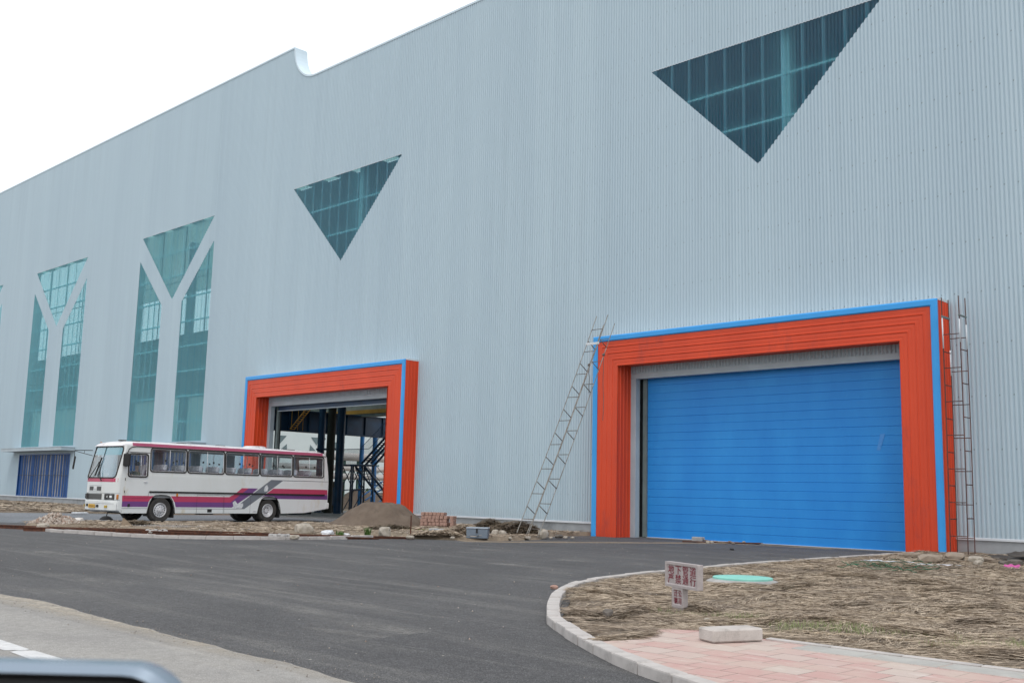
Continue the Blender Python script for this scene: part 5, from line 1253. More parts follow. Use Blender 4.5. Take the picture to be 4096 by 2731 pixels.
# driver sitting behind the wheel, seen through his side window (skin-modifier body, one surface)
def person_mesh():
    V = [(-.95, .58, 1.52), (-.92, .58, 1.75), (-.90, .58, 1.98), (-.90, .58, 2.10), (-.91, .58, 2.20), (-.92, .58, 2.30), (-.92, .58, 2.40),
         (-.92, .38, 2.03), (-1.02, .33, 1.80), (-1.22, .44, 1.92), (-1.29, .48, 2.0),
         (-.92, .78, 2.03), (-1.02, .83, 1.80), (-1.22, .72, 1.92), (-1.29, .68, 2.0),
         (-1.0, .48, 1.50), (-1.38, .46, 1.52), (-1.46, .45, 1.12), (-1.0, .68, 1.50), (-1.38, .70, 1.52), (-1.46, .71, 1.12)]
    E_ = [(0, 1), (1, 2), (2, 3), (3, 4), (4, 5), (5, 6), (2, 7), (7, 8), (8, 9), (9, 10), (2, 11), (11, 12), (12, 13), (13, 14), (0, 15), (15, 16), (16, 17), (0, 18), (18, 19), (19, 20)]
    rad = [.15, .14, .15, .06, .075, .095, .07, .06, .05, .04, .035, .06, .05, .04, .035, .09, .065, .05, .09, .065, .05]
    me = bpy.data.meshes.new('person'); me.from_pydata(V, E_, []); o = bpy.data.objects.new('person', me); col.objects.link(o)
    sk = o.modifiers.new('skin', 'SKIN'); sk.use_smooth_shade = True; lay = me.skin_vertices[0] if me.skin_vertices else None
    if lay is None:
        import bmesh
        bm = bmesh.new(); bm.from_mesh(me); bm.verts.layers.skin.verify(); bm.to_mesh(me); bm.free(); lay = me.skin_vertices[0]
    for i, r_ in enumerate(rad): lay.data[i].radius = (r_, r_)
    lay.data[0].use_root = True
    o.modifiers.new('sub', 'SUBSURF').levels = 1; o.modifiers['sub'].render_levels = 1
    dg = bpy.context.evaluated_depsgraph_get(); me2 = bpy.data.meshes.new_from_object(o.evaluated_get(dg)); o.modifiers.clear(); o.data = me2
    me2.transform(Matrix.Translation((.95, -.58, -1.45)))
    me2.materials.clear(); me2.materials.append(M['khaki']); me2.materials.append(M['skin'])
    for p in me2.polygons:
        c = p.center; p.material_index = 1 if (c.z > .62 or (c.x < -.22 and c.z > .4)) else 0
    return o
pr = person_mesh(); mw = Matrix.Translation(bus.location) @ Matrix.Rotation(1.64829, 4, 'Z') @ Matrix.Translation((-.95, .58, 1.45)); pr.matrix_world = mw
tag(pr, 'person in a khaki jacket sitting at the coach wheel', 'person')
b = MB(); b.lathe([(0, .145), (.06, .135), (.10, .09), (.112, .02), (.105, -.03)], (.035, 0, .90), 'z', 16); b.build('hair', 'hair', pr, smooth=True, local=True)
# black rag and jack under the nose of the coach
jp = Vector(G(424, 2078, .0)); b = MB()
b.lathe([(.28, 0), (.25, .06), (.17, .13), (.08, .16), (0, .17)], (0, 0, 0), 'z', 18); b.tube((.02, 0, .14), (.07, .05, .62), .02, 6); b.tube((-.3, -.1, .03), (.35, .12, .03), .035, 6)
tag(b.build('drip_pan', 'black', smooth='auto'), 'black pan with an upright rod on the road under the coach nose', 'pan'); bpy.data.objects['drip_pan'].location = (jp.x, jp.y, .004)
# ================================================================= THINGS AROUND
# leaning lattice ladder of welded rods
def lattice(name, label, P0, P1, a, b_, rails_m, rung_m, step, rr=.013):
    P0 = Vector(P0); P1 = Vector(P1); t = thing(name, P0, label, 'ladder')
    offs = {1: -a/2-b_/2, 2: -a/2+b_/2, 3: a/2-b_/2, 4: a/2+b_/2}
    ln = (P1-P0).length; q = random.Random(len(label))
    for k, of in offs.items():
        ext = q.uniform(0, .0); b = MB(); bow = Vector((.02, 0, -.06))
        pts = [P0.lerp(P1, s_/8)+of+bow*math.sin(math.pi*s_/8) for s_ in range(9)]; pts[0] = pts[0].copy(); pts[0].z = max(.02, pts[0].z)
        b.path(pts, rr, 6); b.build('rail', rails_m, t, smooth=True)
    def at(s_, of): return P0.lerp(P1, s_)+of+Vector((.02, 0, -.06))*math.sin(math.pi*s_)
    n = int(ln/step)
    for i in range(1, n*2):
        s_ = (i*step/2+.05)/ln
        if s_ > .985: break
        for e_, f_, ds, k_ in (((1, 3, 0, .85), (2, 4, -.008, .85)) if i % 2 else ((1, 2, 0, 1.05), (3, 4, .004, 1.05))):
            b = MB(); b.tube(at(s_+ds, offs[e_]), at(s_+ds, offs[f_]), rr*k_, 6); b.build('rung', rung_m, t, smooth=True)
    return t, at, offs
M['thin_rod'] = mat('thin_rod', (.30, .30, .28), (.14, .12, .10), 5, .55)
M['dark_rod'] = mat('dark_rod', (.09, .075, .065), (.15, .13, .12), 6, .6)
P0 = G(2107, 2148, .06); T0 = YP(2423, 1279, -1.25)
lad, at_, of_ = lattice('lattice_ladder', 'tall grey lattice ladder of thin rods leaning on the left corner of the closed portal', P0, T0, Vector((.56, 0, 0)), Vector((0, .42, -.28)), 'thin_rod', 'dark_rod', 1.02, .015)
b = MB(); c = at_(.86, of_[1]); d = at_(.86, of_[3]); b.obox((c+d)/2, ((d-c).length+.1, .03, .09), None, .005); b.build('crosspiece', 'white_metal', lad)
for s_, k, zlo in ((.845, 4, 4.35), (.80, 2, 5.4)):
    p = at_(s_, of_[k]); b = MB(); n = 9; q = random.Random(k)
    b.path([(p.x+q.uniform(-.02, .02), p.y-.02, p.z+(zlo-p.z)*i/n) for i in range(n+1)], .012, 5)
    b.lathe([(0, .06), (.05, .03), (.06, -.03), (0, -.07)], (p.x, p.y-.02, p.z), 'z', 8); tag(centred(b.build('rope', 'dark_rod', smooth=True)), 'thin rope hanging from the leaning ladder in front of the orange panel' if k == 4 else 'thin rope hanging down beside the blue edge of the closed portal', 'rope')
# upright rusty lattice ladder at the right jamb
lad2, at2, of2 = lattice('lattice_ladder', 'upright rust-brown lattice ladder standing beside the right edge of the closed portal', (-12.12, -1.22, .10), (-12.12, -1.22, 7.62), Vector((.50, 0, 0)), Vector((0, .5, 0)), 'rust_pole', 'rust_pole', .98, .016)
for k, a, c in ((1, .80, .92), (3, .82, .91), (4, .80, .895), (2, .70, .80)):
    b = MB(); b.tube(at2(a, of2[k]), at2(c, of2[k]), .021, 6); b.build('sleeve', 'white_metal', lad2, smooth=True)
b = MB(); b.obox((at2(.925, of2[1])+at2(.925, of2[2]))/2, (.05, .56, .07), None, .01); b.build('clamp', 'olive_metal', lad2); b = MB(); b.obox((at2(.925, of2[3])+at2(.925, of2[4]))/2, (.05, .56, .05), None, .01); b.build('clamp', 'olive_metal', lad2)

# sand heap with a flattened top
def mound(name, c, rx, ry, h, m, label, cat, top=.35, seed=1, rot=0.0, n=46):
    b = MB(); rings = 22
    for i in range(rings+1):
        f = i/rings
        for j in range(n*2):
            a = 2*math.pi*j/(n*2); wob = 1+.09*noise.noise(Vector((math.cos(a)*1.6+seed, math.sin(a)*1.6, 0)))
            x, y = math.cos(a)*f*rx*wob, math.sin(a)*f*ry*wob
            z = h*min(1, max(0, (1-f)/(1-top)))**.93
            z = z-.05*h*max(0, 1-f/top) if f < top else z
            p = Vector((x*1.2+seed, y*1.2, z)); z += (.08*noise.noise(p*1.3)+.045*noise.noise(p*4)+.022*noise.noise(p*11))*min(1, (1-f)*6)
            gul = noise.noise(Vector((a*7, seed, 0))); z -= max(0, gul)*.05*math.sin(math.pi*min(1, f))
            b.v.append((c[0]+x*math.cos(rot)-y*math.sin(rot), c[1]+x*math.sin(rot)+y*math.cos(rot), c[2]+z))
    for i in range(rings):
        for j in range(n*2): a = i*n*2; b.f.append((a+j, a+(j+1) % (n*2), a+n*2+(j+1) % (n*2), a+n*2+j))
    return tag(centred(b.build(name, m, smooth=True)), label, cat)
mc = G(1500, 2104, .08); ax = math.atan2(rt.y, rt.x)
mound('sand_heap', (mc.x+.15, mc.y+.1, .03), 2.35, 1.5, 1.0, 'sand', 'heap of brown damp sand with a flattened top beside the open portal', 'sand heap', .33, 3, ax)

# stack of paver bricks
bc = G(1742, 2112, .08); mx = Matrix.Rotation(ax-.22, 3, 'Z'); brk = None
def place_brick(dx, dy, dz, rz=0):
    global brk
    if brk is None:
        b = MB(); b.obox((0, 0, .065), (.146, .235, .122), bev=.008); o = b.build('paver_brick', 'brick')
        brk = o
    else: o = brk.copy(); col.objects.link(o)
    p = mx @ Vector((dx, dy, 0)); o.location = (bc.x+p.x, bc.y+p.y, .07+dz); o.rotation_euler.z = ax-.22+rz
    return o
lab = {0: 'bottom row', 1: 'second row from the bottom', 2: 'middle row', 3: 'second row from the top', 4: 'top row'}
for lay in range(5):
    for i in range(7 if lay in (0, 1, 2, 3) else 6):
        for dep in range(2):
            o = place_brick((i-3.3)*.162+(.05 if lay == 4 else 0)+rnd.uniform(-.012, .012)+(.03 if lay % 2 else 0), dep*.255-.12+rnd.uniform(-.02, .02), lay*.131, rnd.uniform(-.05, .05))
            tag(o, 'red-brown paver brick in the %s of the stack by the wall' % lab[lay], 'brick', 'stacked paver bricks, '+lab[lay])
for lay in range(4):
    for dep in range(2):
        o = place_brick(.72+rnd.uniform(-.01, .01), dep*.26-.1, lay*.131, rnd.uniform(-.04, .04)); tag(o, 'red-brown paver brick in the separate narrow pile right of the main stack', 'brick', 'paver bricks of the narrow side pile')

# steel box with lid and padlock
tp = G(1911, 2151, .07); tb = thing('tool_box', tp, 'blue-grey steel box with a lighter lid and padlock between straw heaps', 'box', rz=ax-.12)
b = MB(); b.obox((0, 0, .15), (.70, .42, .30), bev=.01); b.build('body', 'toolbox', tb, local=True)
b = MB(); b.obox((0, -.005, .325), (.73, .45, .05), bev=.015); b.build('lid', 'toolbox_lid', tb, local=True)
b = MB(); b.obox((0, -.24, .27), (.05, .03, .09), bev=.006); b.lathe([(0, -.02), (.03, -.02), (.03, .02), (0, .02)], (0, -.25, .20), 'y', 10); b.build('padlock', 'black', tb, local=True)
b = MB(); b.path([(-.06, -.215, .10), (-.05, -.24, .075), (0, -.245, .065), (.05, -.24, .075), (.06, -.215, .10)], .008, 5); b.build('handle', 'dark_metal', tb, local=True)

# heaps of straw against the plinth
def straw_heap(name, c, rx, ry, h, n, label, seed, dark=False):
    q = np.random.RandomState(seed); u = np.sqrt(q.uniform(0, 1, n)); a = q.uniform(0, 6.28, n)
    x, y = u*np.cos(a)*rx, u*np.sin(a)*ry; P = np.stack([c[0]+x*math.cos(ax)-y*math.sin(ax), c[1]+x*math.sin(ax)+y*math.cos(ax)], 1)
    z = c[2]+h*(1-u**1.6)*(.7+.5*vnoise(P[:, 0], P[:, 1], .4, seed))*q.uniform(.55, 1, n)
    o = blades(name, P, q.normal(ax+.9, .6, n), q.uniform(.2, .5, n), q.uniform(.012, .026, n), .12, z, 'straw_dark' if dark else 'straw', seed=seed, kind=None)
    if 'kind' in o: del o['kind']
    return tag(centred(o), label, 'straw heap')
M['straw_dark'] = straw_mat('straw_dark', [(.075, .055, .035), (.14, .105, .065), (.19, .145, .09), (.1, .075, .05)])
def gp(px, py, z=.08): p = G(px, py, z); return (p.x, p.y, z-.03)
straw_heap('straw_heap', gp(2055, 2138), 1.15, .75, .50, 2600, 'dark matted straw heap with a peak behind the foot of the leaning ladder', 31, True)
straw_heap('straw_heap', gp(1962, 2122), .8, .5, .42, 1500, 'dark straw heap rising just behind the steel box', 32, True)
straw_heap('straw_heap', gp(1845, 2142), .75, .45, .34, 1700, 'pale brown straw heap slumped to the left of the steel box', 33)
straw_heap('straw_heap', gp(1750, 2146), .8, .3, .17, 1100, 'low straw heap in front of the brick stack', 34)
straw_heap('straw_heap', gp(1560, 2120), .9, .3, .16, 900, 'low dark straw clump at the foot of the sand heap', 35, True)
# stones
ST = [(1215, 2132, .62, .40, 'rock', 'big pale boulder lying behind the rails below the coach tail', 1), (1538, 2142, .50, .36, 'rock', 'rounded pale boulder with a dark base in front of the sand heap', 2),
      (1005, 2122, .0, 0, '', '', 0), (285, 2098, .55, .25, 'rock_white', 'white broken concrete lump beside the rubble heap', 4), (315, 2090, .38, .25, 'rock_white', 'tilted pale slab piece behind the white lump by the rubble heap', 5),
      (172, 2112, .42, .22, 'rock', 'pointed pink-grey stone on the kerb at the left tip of the rails', 6), (877, 2126, .12, .09, 'rock', 'small tan stone on the dirt left of the round steel cap', 7),
      (1178, 2150, .32, .14, 'rock', 'flat pale stone between the rail and the kerb', 8), (1640, 2148, .35, .10, 'rock', 'flat grey-brown stone beside the rusty stake', 9),
      (1735, 2122, .42, .18, 'rock', 'light grey stone in front of the brick stack', 10), (1982, 2140, .30, .26, 'rock', 'square pinkish stone right of the steel box', 11), (2010, 2141, .34, .24, 'rock', 'rounded pale stone at the foot of the dark straw heap', 12),
      (2172, 2146, .38, .32, 'rock', 'pale stone standing right of the ladder feet', 13), (2110, 2150, .28, .10, 'rock', 'flat stone under the ladder feet', 14), (2235, 2146, .3, .13, 'rock_dark', 'dark stone lying by the plinth left of the blue edge', 15),
      (2262, 2147, .22, .08, 'rock', 'small pale stone close to the blue edge of the closed portal', 16)]
for px, py, s_, h, m_, lb, sd in ST:
    if s_ <= 0: continue
    p = G(px, py, .08); rock('stone', lb, (p.x, p.y, .04), (s_*1.05, s_*.85, h), m_, 'stone', sd)
for i, (px, py) in enumerate(((2205, 2150), (2290, 2150), (1810, 2150), (2040, 2152), (1665, 2135), (1250, 2131), (520, 2112), (470, 2122), (655, 2128), (700, 2110), (1160, 2127))):
    p = G(px, py, .08); rock('stone', 'small loose stone on the dirt strip along the yard', (p.x, p.y, .05), (.16, .13, .08), 'rock', 'stone', 40+i, 'small loose stones of the dirt strip', 2)
for i in range(16):
    t = i/15; p = G(730+8*(i % 3)+t*55+(i % 5)*4, 2122+(i % 2)*2, .1); 
for i, (px, py) in enumerate(((590, 2128), (606, 2130), (622, 2127), (640, 2131), (650, 2127), (662, 2129), (1085, 2146), (1100, 2147), (1118, 2146), (1135, 2148), (1150, 2147))):
    p = G(px, py, .07); rock('stone', 'grey lump of broken concrete lying between the rail and the kerb', (p.x, p.y, .06), (.2, .16, .12), 'concrete', 'stone', 60+i, 'broken lumps between rail and kerb', 2)
# crumpled plastic sacks
p = G(1310, 2137, .08); rock('plastic_sack', 'crumpled white plastic sack on the dirt behind the rails', (p.x, p.y, .04), (.66, .38, .20), 'plastic_white', 'sack', 21)
p = G(1382, 2137, .08); rock('plastic_sack', 'small flattened white plastic scrap right of the sack', (p.x, p.y, .04), (.36, .22, .09), 'plastic_white', 'sack', 22)
p = G(1700, 2134, .08); rock('plastic_sack', 'torn white plastic film by the yellow-green weeds', (p.x, p.y, .04), (.6, .35, .10), 'plastic_white', 'sack', 23)
p = G(1953, 2137, .08); b = MB(); b.tube((-.13, 0, .13), (.14, 0, .05), .065, 12, .06); o = b.build('plastic_roll', 'plastic_white', smooth='auto'); o.location = (p.x, p.y, .05); o.rotation_euler.z = ax; tag(o, 'white tubular roll leaning at the right side of the steel box', 'roll')
p = G(1752, 2130, .08); rock('cement_lump', 'blue-grey crumbling cement pile in front of the brick stack', (p.x, p.y, .04), (1.1, .5, .20), 'plinth', 'rubble', 24)
# weeds
def weed(name, label, px, py, n, h, m, seed, sp=.25, z=.08):
    q = random.Random(seed); c = G(px, py, z); b = MB()
    for i in range(n):
        x, y = c.x+q.gauss(0, sp), c.y+q.gauss(0, sp*.6); a = q.uniform(0, 6.28); hh = h*q.uniform(.5, 1); w = .012; k = q.uniform(.2, .8)*hh
        d = Vector((math.cos(a), math.sin(a), 0)); e = Vector((-d.y, d.x, 0))*w; p0 = Vector((x, y, z-.02)); p1 = p0+d*k*.4+Vector((0, 0, hh*.7)); p2 = p0+d*k+Vector((0, 0, hh))
        b.face([p0-e, p0+e, p1+e*.8, p1-e*.8]); b.face([p1-e*.8, p1+e*.8, p2])
    return tag(centred(b.build(name, m)), label, 'weeds')
weed('weed_clump', 'yellow-green weeds growing at the foot of the sand heap by the rusty frame', 1690, 2126, 130, .14, 'weed', 1, .28)
weed('weed_clump', 'thin green grass tuft left of the rounded boulder', 1470, 2141, 90, .30, 'leaf', 2, .05)
weed('weed_clump', 'tiny green sprigs on the dirt by the rails', 1360, 2139, 50, .18, 'leaf', 3, .07)
# rusty stake and angle iron
p = G(1642, 2142, .08); b = MB(); b.obox((0, 0, .34), (.035, .035, .72), bev=.004); o = b.build('steel_stake', 'rust'); o.location = (p.x, p.y, .05); tag(o, 'rusty steel stake standing upright in front of the sand heap', 'stake')
b = MB(); a = G(1595, 2128, .1); c = G(1678, 2131, .12); e = G(1686, 2112, .2); b.tube(a, c, .022, 6); b.tube(G(1640, 2122, .12), e, .02, 6); b.tube(G(1612, 2124, .1), G(1678, 2131, .12), .03, 6)
tag(centred(b.build('angle_iron', 'rust')), 'rusty angle irons lying crossed beside the stake', 'scrap iron')
# round steel cap, thin plates
p = G(980, 2124, .08); b = MB(); b.lathe([(0, .10), (.18, .10), (.19, .095), (.19, .03), (.17, 0)], (0, 0, 0), 'z', 24); o = b.build('steel_drum_lid', 'toolbox', smooth='auto'); o.location = (p.x, p.y, .06); tag(o, 'round blue-grey steel cap standing on the dirt behind the rails', 'pipe cap')
p = G(483, 2108, .1); b = MB(); b.flat([[(0, 0), (.42, 0), (.05, .30)]], lambda x, z: (x*math.cos(ax), x*math.sin(ax), z)); b.flat([[(0, 0), (.42, 0), (.05, .30)]], lambda x, z: (x*math.cos(ax), x*math.sin(ax)+.03, z)); o = b.build('board_piece', 'wood'); o.location = (p.x, p.y, .12); tag(o, 'triangular piece of board stuck upright behind the near rail', 'board')
straw_heap('straw_heap', (G(545, 2106, .1).x, G(545, 2106, .1).y, .1), .5, .25, .13, 400, 'small brown clump of roots behind the near rail below the coach', 41, True)
p = G(320, 2054, .05); rock('plastic_scrap', 'white scraps on the verge beyond the coach nose', (p.x, p.y, .06), (.9, .5, .08), 'plastic_white', 'scrap', 71)
# rails: two rusty I-section rails on the strip
def rail(pts, name, label, zt=.22):
    sec = [(-.035, 0), (.035, 0), (.035, -.03), (.010, -.04), (.010, -.12), (.065, -.135), (.065, -.15), (-.065, -.15), (-.065, -.135), (-.010, -.12), (-.010, -.04), (-.035, -.03)]
    b = MB(); P = [Vector(p) for p in pts]; k = len(sec)
    for i, p in enumerate(P):
        d = (P[min(i+1, len(P)-1)]-P[max(i-1, 0)]).normalized(); nn_ = Vector((d.y, -d.x, 0))
        for x, z in sec: b.v.append(tuple(p+nn_*x+Vector((0, 0, z))))
    for i in range(len(P)-1):
        for j in range(k): b.f.append((i*k+j, i*k+(j+1) % k, (i+1)*k+(j+1) % k, (i+1)*k+j))
    b.f.append(tuple(range(k))); b.f.append(tuple((len(P)-1)*k+j for j in range(k)))
    return tag(centred(b.build(name, 'rust')), label, 'rail', 'rusty rails on the dirt strip')
rail([G(95, 2106, .13), G(250, 2109, .13), G(408, 2114, .13), G(799, 2129, .14), G(1200, 2141, .10), G(1515, 2149, .06)], 'steel_rail', 'nearer rusty rail running just behind the kerb stones')
rail([G(0, 2097, .12), G(258.5, 2107, .14), G(530, 2113, .15), G(800, 2121, .16), G(1240, 2136, .11), G(1657, 2147, .07)], 'steel_rail', 'farther rusty rail running across the dirt strip to the stake')
# things before the big door
for i, (px, py, w_, h) in enumerate(((2793, 2164, .42, .16), (2840, 2158, .48, .16))):
    p = G(px, py, .01); b = MB(); b.obox((0, 0, h/2), (w_, .22, h), Matrix.Rotation(.1-.3*i, 3, 'Z'), .015); o = b.build('concrete_block', 'concrete'); o.location = (p.x, p.y, .006)
    tag(o, ('rough concrete block, left one of the pair lying before the blue door', 'smoother concrete block, right one of the pair lying before the blue door')[i], 'block')
def plank(name, a, c, w_, t_, m, label, cat='plank'):
    a, c = Vector(a), Vector(c); d = c-a; mid = (a+c)/2; mx_ = d.to_track_quat('X', 'Z').to_matrix(); b = MB(); b.obox((0, 0, 0), (d.length, w_, t_), mx_, .004)
    o = b.build(name, m); o.location = mid; return tag(o, label, cat)
plank('timber', G(2812, 2158, .07), G(2905, 2171, .03), .05, .03, 'wood', 'thin pale timber lath lying slanted before the blue door')
plank('plank', G(2730, 2164, .03), G(3050, 2172, .03), .12, .04, 'rust', 'long brown plank lying along the threshold of the blue door')
plank('timber', G(2918, 2163, .05), G(2935, 2172, .03), .10, .02, 'wood', 'short board scrap before the blue door')
for i, (px, py) in enumerate(((2832, 2171), (2848, 2171), (2975, 2172), (3297, 2173))):
    p = G(px, py, .01); rock('stone', 'small stone on the asphalt along the blue door', (p.x, p.y, .004), (.16, .13, .09), 'rock', 'stone', 80+i, 'small stones along the blue door', 2)
p = G(2928, 2199, 0); rock('tar_lump', 'black lump of tar on the yard before the blue door', (p.x, p.y, .003), (.22, .12, .05), 'black', 'lump', 84)
p = G(2217, 2355, 0); rock('brick_shard', 'orange brick shard on the asphalt outside the curved kerb', (p.x, p.y, .003), (.15, .11, .07), 'brick', 'brick', 85)
# concrete warning sign with red lettering
A = Vector((-8.49, -20.57, 0)); Bq = Vector((-7.76, -20.88, 0)); xd = (Bq-A).normalized(); yd = Vector((-xd.y, xd.x, 0)); SW = (Bq-A).length
sg = thing('warning_sign', (-8.18, -20.69, .03), 'low concrete sign with red Chinese lettering standing in the straw', 'sign')
sg.rotation_euler.z = math.atan2(xd.y, xd.x)
LZ = lambda z: z-.03
org = Vector((-8.18, -20.69, .03)); ox = (A-org).dot(xd)                # left edge in local x
lx0, lx1 = ox, ox+SW; z0, z1 = LZ(.350), LZ(.672)
fy = (A-org).dot(yd)
def tray(x0, x1, z0_, z1_, rim, dep, yf, th, name):
    b = MB(); out = rrect(x0, z0_, x1, z1_, .008, 2); inn = rrect(x0+rim, z0_+rim, x1-rim, z1_-rim, .03, 4); inn2 = rrect(x0+rim+.012, z0_+rim+.012, x1-rim-.012, z1_-rim-.012, .025, 4)
    b.flat([out, inn], lambda x, z: (x, yf, z))
    for i in range(len(inn)):
        j = (i+1) % len(inn); b.face([(inn[i][0], yf, inn[i][1]), (inn[j][0], yf, inn[j][1]), (inn2[j][0], yf+dep, inn2[j][1]), (inn2[i][0], yf+dep, inn2[i][1])])
    b.flat([inn2], lambda x, z: (x, yf+dep, z)); b.flat([out], lambda x, z: (x, yf+th, z))
    for i in range(len(out)):
        j = (i+1) % len(out); b.face([(out[i][0], yf, out[i][1]), (out[j][0], yf, out[j][1]), (out[j][0], yf+th, out[j][1]), (out[i][0], yf+th, out[i][1])])
    return b.build(name, 'sign_concrete', sg, local=True)
M['sign_concrete'] = mat('sign_concrete', (.42, .38, .375), (.34, .30, .30), 9, .85, bstr=.3, bscale=50, grime=(.52, .50, .49), gs=9)
tray(lx0, lx1, z0, z1, .032, .014, fy, .085, 'board')
px0, px1 = -.165, .105
tray(px0, px1, LZ(.10), z0+.004, .030, .012, fy+.004, .078, 'post')
b = MB(); b.box((px0+.01, fy+.01, -.25), (px1-.01, fy+.075, LZ(.115))); b.build('foot', 'sign_concrete', sg, local=True)
def text_mesh(ch, x, z, h, y, wscale=1.0):
    cu = bpy.data.curves.new('lettering', 'FONT'); cu.body = ch; cu.size = h; cu.align_x = 'CENTER'; cu.align_y = 'CENTER'; cu.extrude = .002
    o = bpy.data.objects.new('lettering', cu); col.objects.link(o)
    dg = bpy.context.evaluated_depsgraph_get(); dg.update(); me = bpy.data.meshes.new_from_object(o.evaluated_get(dg)); bpy.data.objects.remove(o)
    me.transform(Matrix.Scale(wscale, 4, (1, 0, 0))); me.transform(Matrix.Rotation(R(90), 4, 'X')); me.transform(Matrix.Translation((x, y, z))); me.materials.clear(); me.materials.append(M['red_ink'])
    t = bpy.data.objects.new('lettering', me); col.objects.link(t); t.parent = sg; return t
cxs = [lx0+.135+i*.178 for i in range(4)]; zc = (z0+z1)/2
for i, ch in enumerate('地下管道'): text_mesh(ch, cxs[i], zc+.057, .128, fy+.0115, 1.18)
for i, ch in enumerate('严禁通行'): text_mesh(ch, cxs[i], zc-.062, .128, fy+.0115, 1.18)
pcx = (px0+px1)/2; pz = (LZ(.10)+z0)/2
for ch, dx, dz in (('迁', -.048, .046), ('公', .052, .046), ('钢', -.048, -.048), ('司', .052, -.048)): text_mesh(ch, pcx+dx, pz+dz, .090, fy+.013, .98)
# manhole with turquoise cover
mh = thing('manhole', (-10.40, -15.62, .05), 'round turquoise manhole cover on a low concrete collar in the straw', 'manhole')
b = MB(); b.lathe([(.66, -.1), (.66, .0), (.60, .035), (.53, .055), (.50, .055)], (0, 0, 0), 'z', 40); b.build('collar', 'concrete', mh, smooth='auto', local=True)
b = MB(); b.lathe([(.53, .04), (.53, .085), (.515, .092), (.3, .094), (0, .095)], (0, 0, 0), 'z', 40); b.build('cover', 'turquoise', mh, smooth='auto', local=True)
# loose concrete block on the footway
e1 = Vector((.22, .56, 0)).normalized(); b = MB(); mx_ = Matrix(((e1.x, -e1.y, 0), (e1.y, e1.x, 0), (0, 0, 1)))
b.obox((0, 0, .068), (.61, .27, .13), mx_, .016); o = b.build('concrete_block', 'block', smooth='auto'); c_ = Vector((-6.03, -23.14, 0))+e1*.305+Vector((-e1.y, e1.x, 0))*.12; o.location = (c_.x, c_.y, KZ+.003)
tag(o, 'large pale concrete block lying on the pink footway', 'block')
for px, py, s_, lb in ((2430, 2468, .13, 'brown clod on the straw near the curved kerb'), (2828, 2488, .07, 'small pointed stone in the grass behind the concrete block')):
    p = G(px, py, KZ); rock('stone', lb, (p.x, p.y, KZ), (s_*1.3, s_, s_*.8), 'rock_dark' if s_ > .12 else 'rock', 'stone', int(px))
# heap at the right end of the portal: slabs, clods, sheets
for px, py, sx, sy, h, m_, lb, sd in ((3640, 2218, .85, .5, .13, 'clay', 'flat clay lump at the end of the kerb by the orange panel', 1), (3720, 2240, .7, .45, .22, 'clay', 'broken brown clod in front of the blue corner strip', 2), (3820, 2232, 1.25, .55, .22, 'clay', 'large pale clay slab at the foot of the rusty ladder', 3), (3905, 2240, .4, .3, .17, 'rock', 'angular stone right of the clay slab', 4), (3912, 2250, .26, .2, .12, 'rock', 'small rounded stone near the plinth on the right', 5), (3950, 2240, .5, .3, .13, 'clay', 'brown clod beside the rusted sheets', 6), (4060, 2252, .45, .35, .16, 'rock_dark', 'dark clod under the rusted sheets', 7), (4015, 2250, .3, .25, .12, 'rock_dark', 'small dark clod left under the rusted sheets', 8)):
    p = G(px, py, .12); rock('clod', lb, (p.x, p.y, .07), (sx, sy, h), m_, 'clod', sd+100)
plank('timber', G(3772, 2233, .16), G(3862, 2244, .14), .10, .03, 'wood', 'pale wooden batten lying on the clay slab by the rusty ladder')
def bent_sheet(px0, py0, px1, py1, w_, label, lift, seed):
    a, c = G(px0, py0, .2+lift), G(px1, py1, .2+lift); d = (c-a); d.z = 0; n_ = Vector((-d.y, d.x, 0)).normalized(); b = MB(); n = 18
    for i in range(n+1):
        for j in range(7):
            s_, t = i/n, j/6; p = a+d*s_+n_*(w_*(t-.1)); z = p.z+.10*noise.noise(Vector((s_*2.5+seed, t*2, 0)))-.10*math.sin(math.pi*s_)*(1-t)+.012*math.sin(t*20); b.v.append((p.x, p.y, z))
    for i in range(n):
        for j in range(6): k = i*7+j; b.f.append((k, k+7, k+8, k+1))
    m0 = len(b.v); b.v += [(p[0], p[1], p[2]-.012) for p in b.v[:m0]]; b.f += [tuple(q+m0 for q in f[::-1]) for f in b.f[:]]
    return tag(centred(b.build('metal_sheet', 'sheet_rust', smooth=True)), label, 'metal sheet')
M['sheet_rust'] = mat('sheet_rust', (.10, .085, .07), (.05, .04, .035), 3, .6, metal=.2)
bent_sheet(3958, 2215, 4170, 2236, .7, 'dark bent metal sheet lying on the ground at the right edge', .0, 1); bent_sheet(4020, 2206, 4200, 2220, .6, 'second metal sheet lying behind and above the bent one', .10, 4)
a = G(4017, 2266, .12); c = G(4080, 2270, .12); b = MB(); n = 14
for i in range(n+1):
    p = a.lerp(c, i/n); w_ = .10+.03*math.sin(i*1.3)
    for j in range(4): b.v.append((p.x, p.y+w_*(j/3-.5), .12+.015*math.sin(i*.9+j)+.02*j))
for i in range(n):
    for j in range(3): k = i*4+j; b.f.append((k, k+4, k+5, k+1))
tag(centred(b.build('cloth_strip', 'pink', smooth=True)), 'bright pink cloth strip on the straw at the right edge', 'cloth')
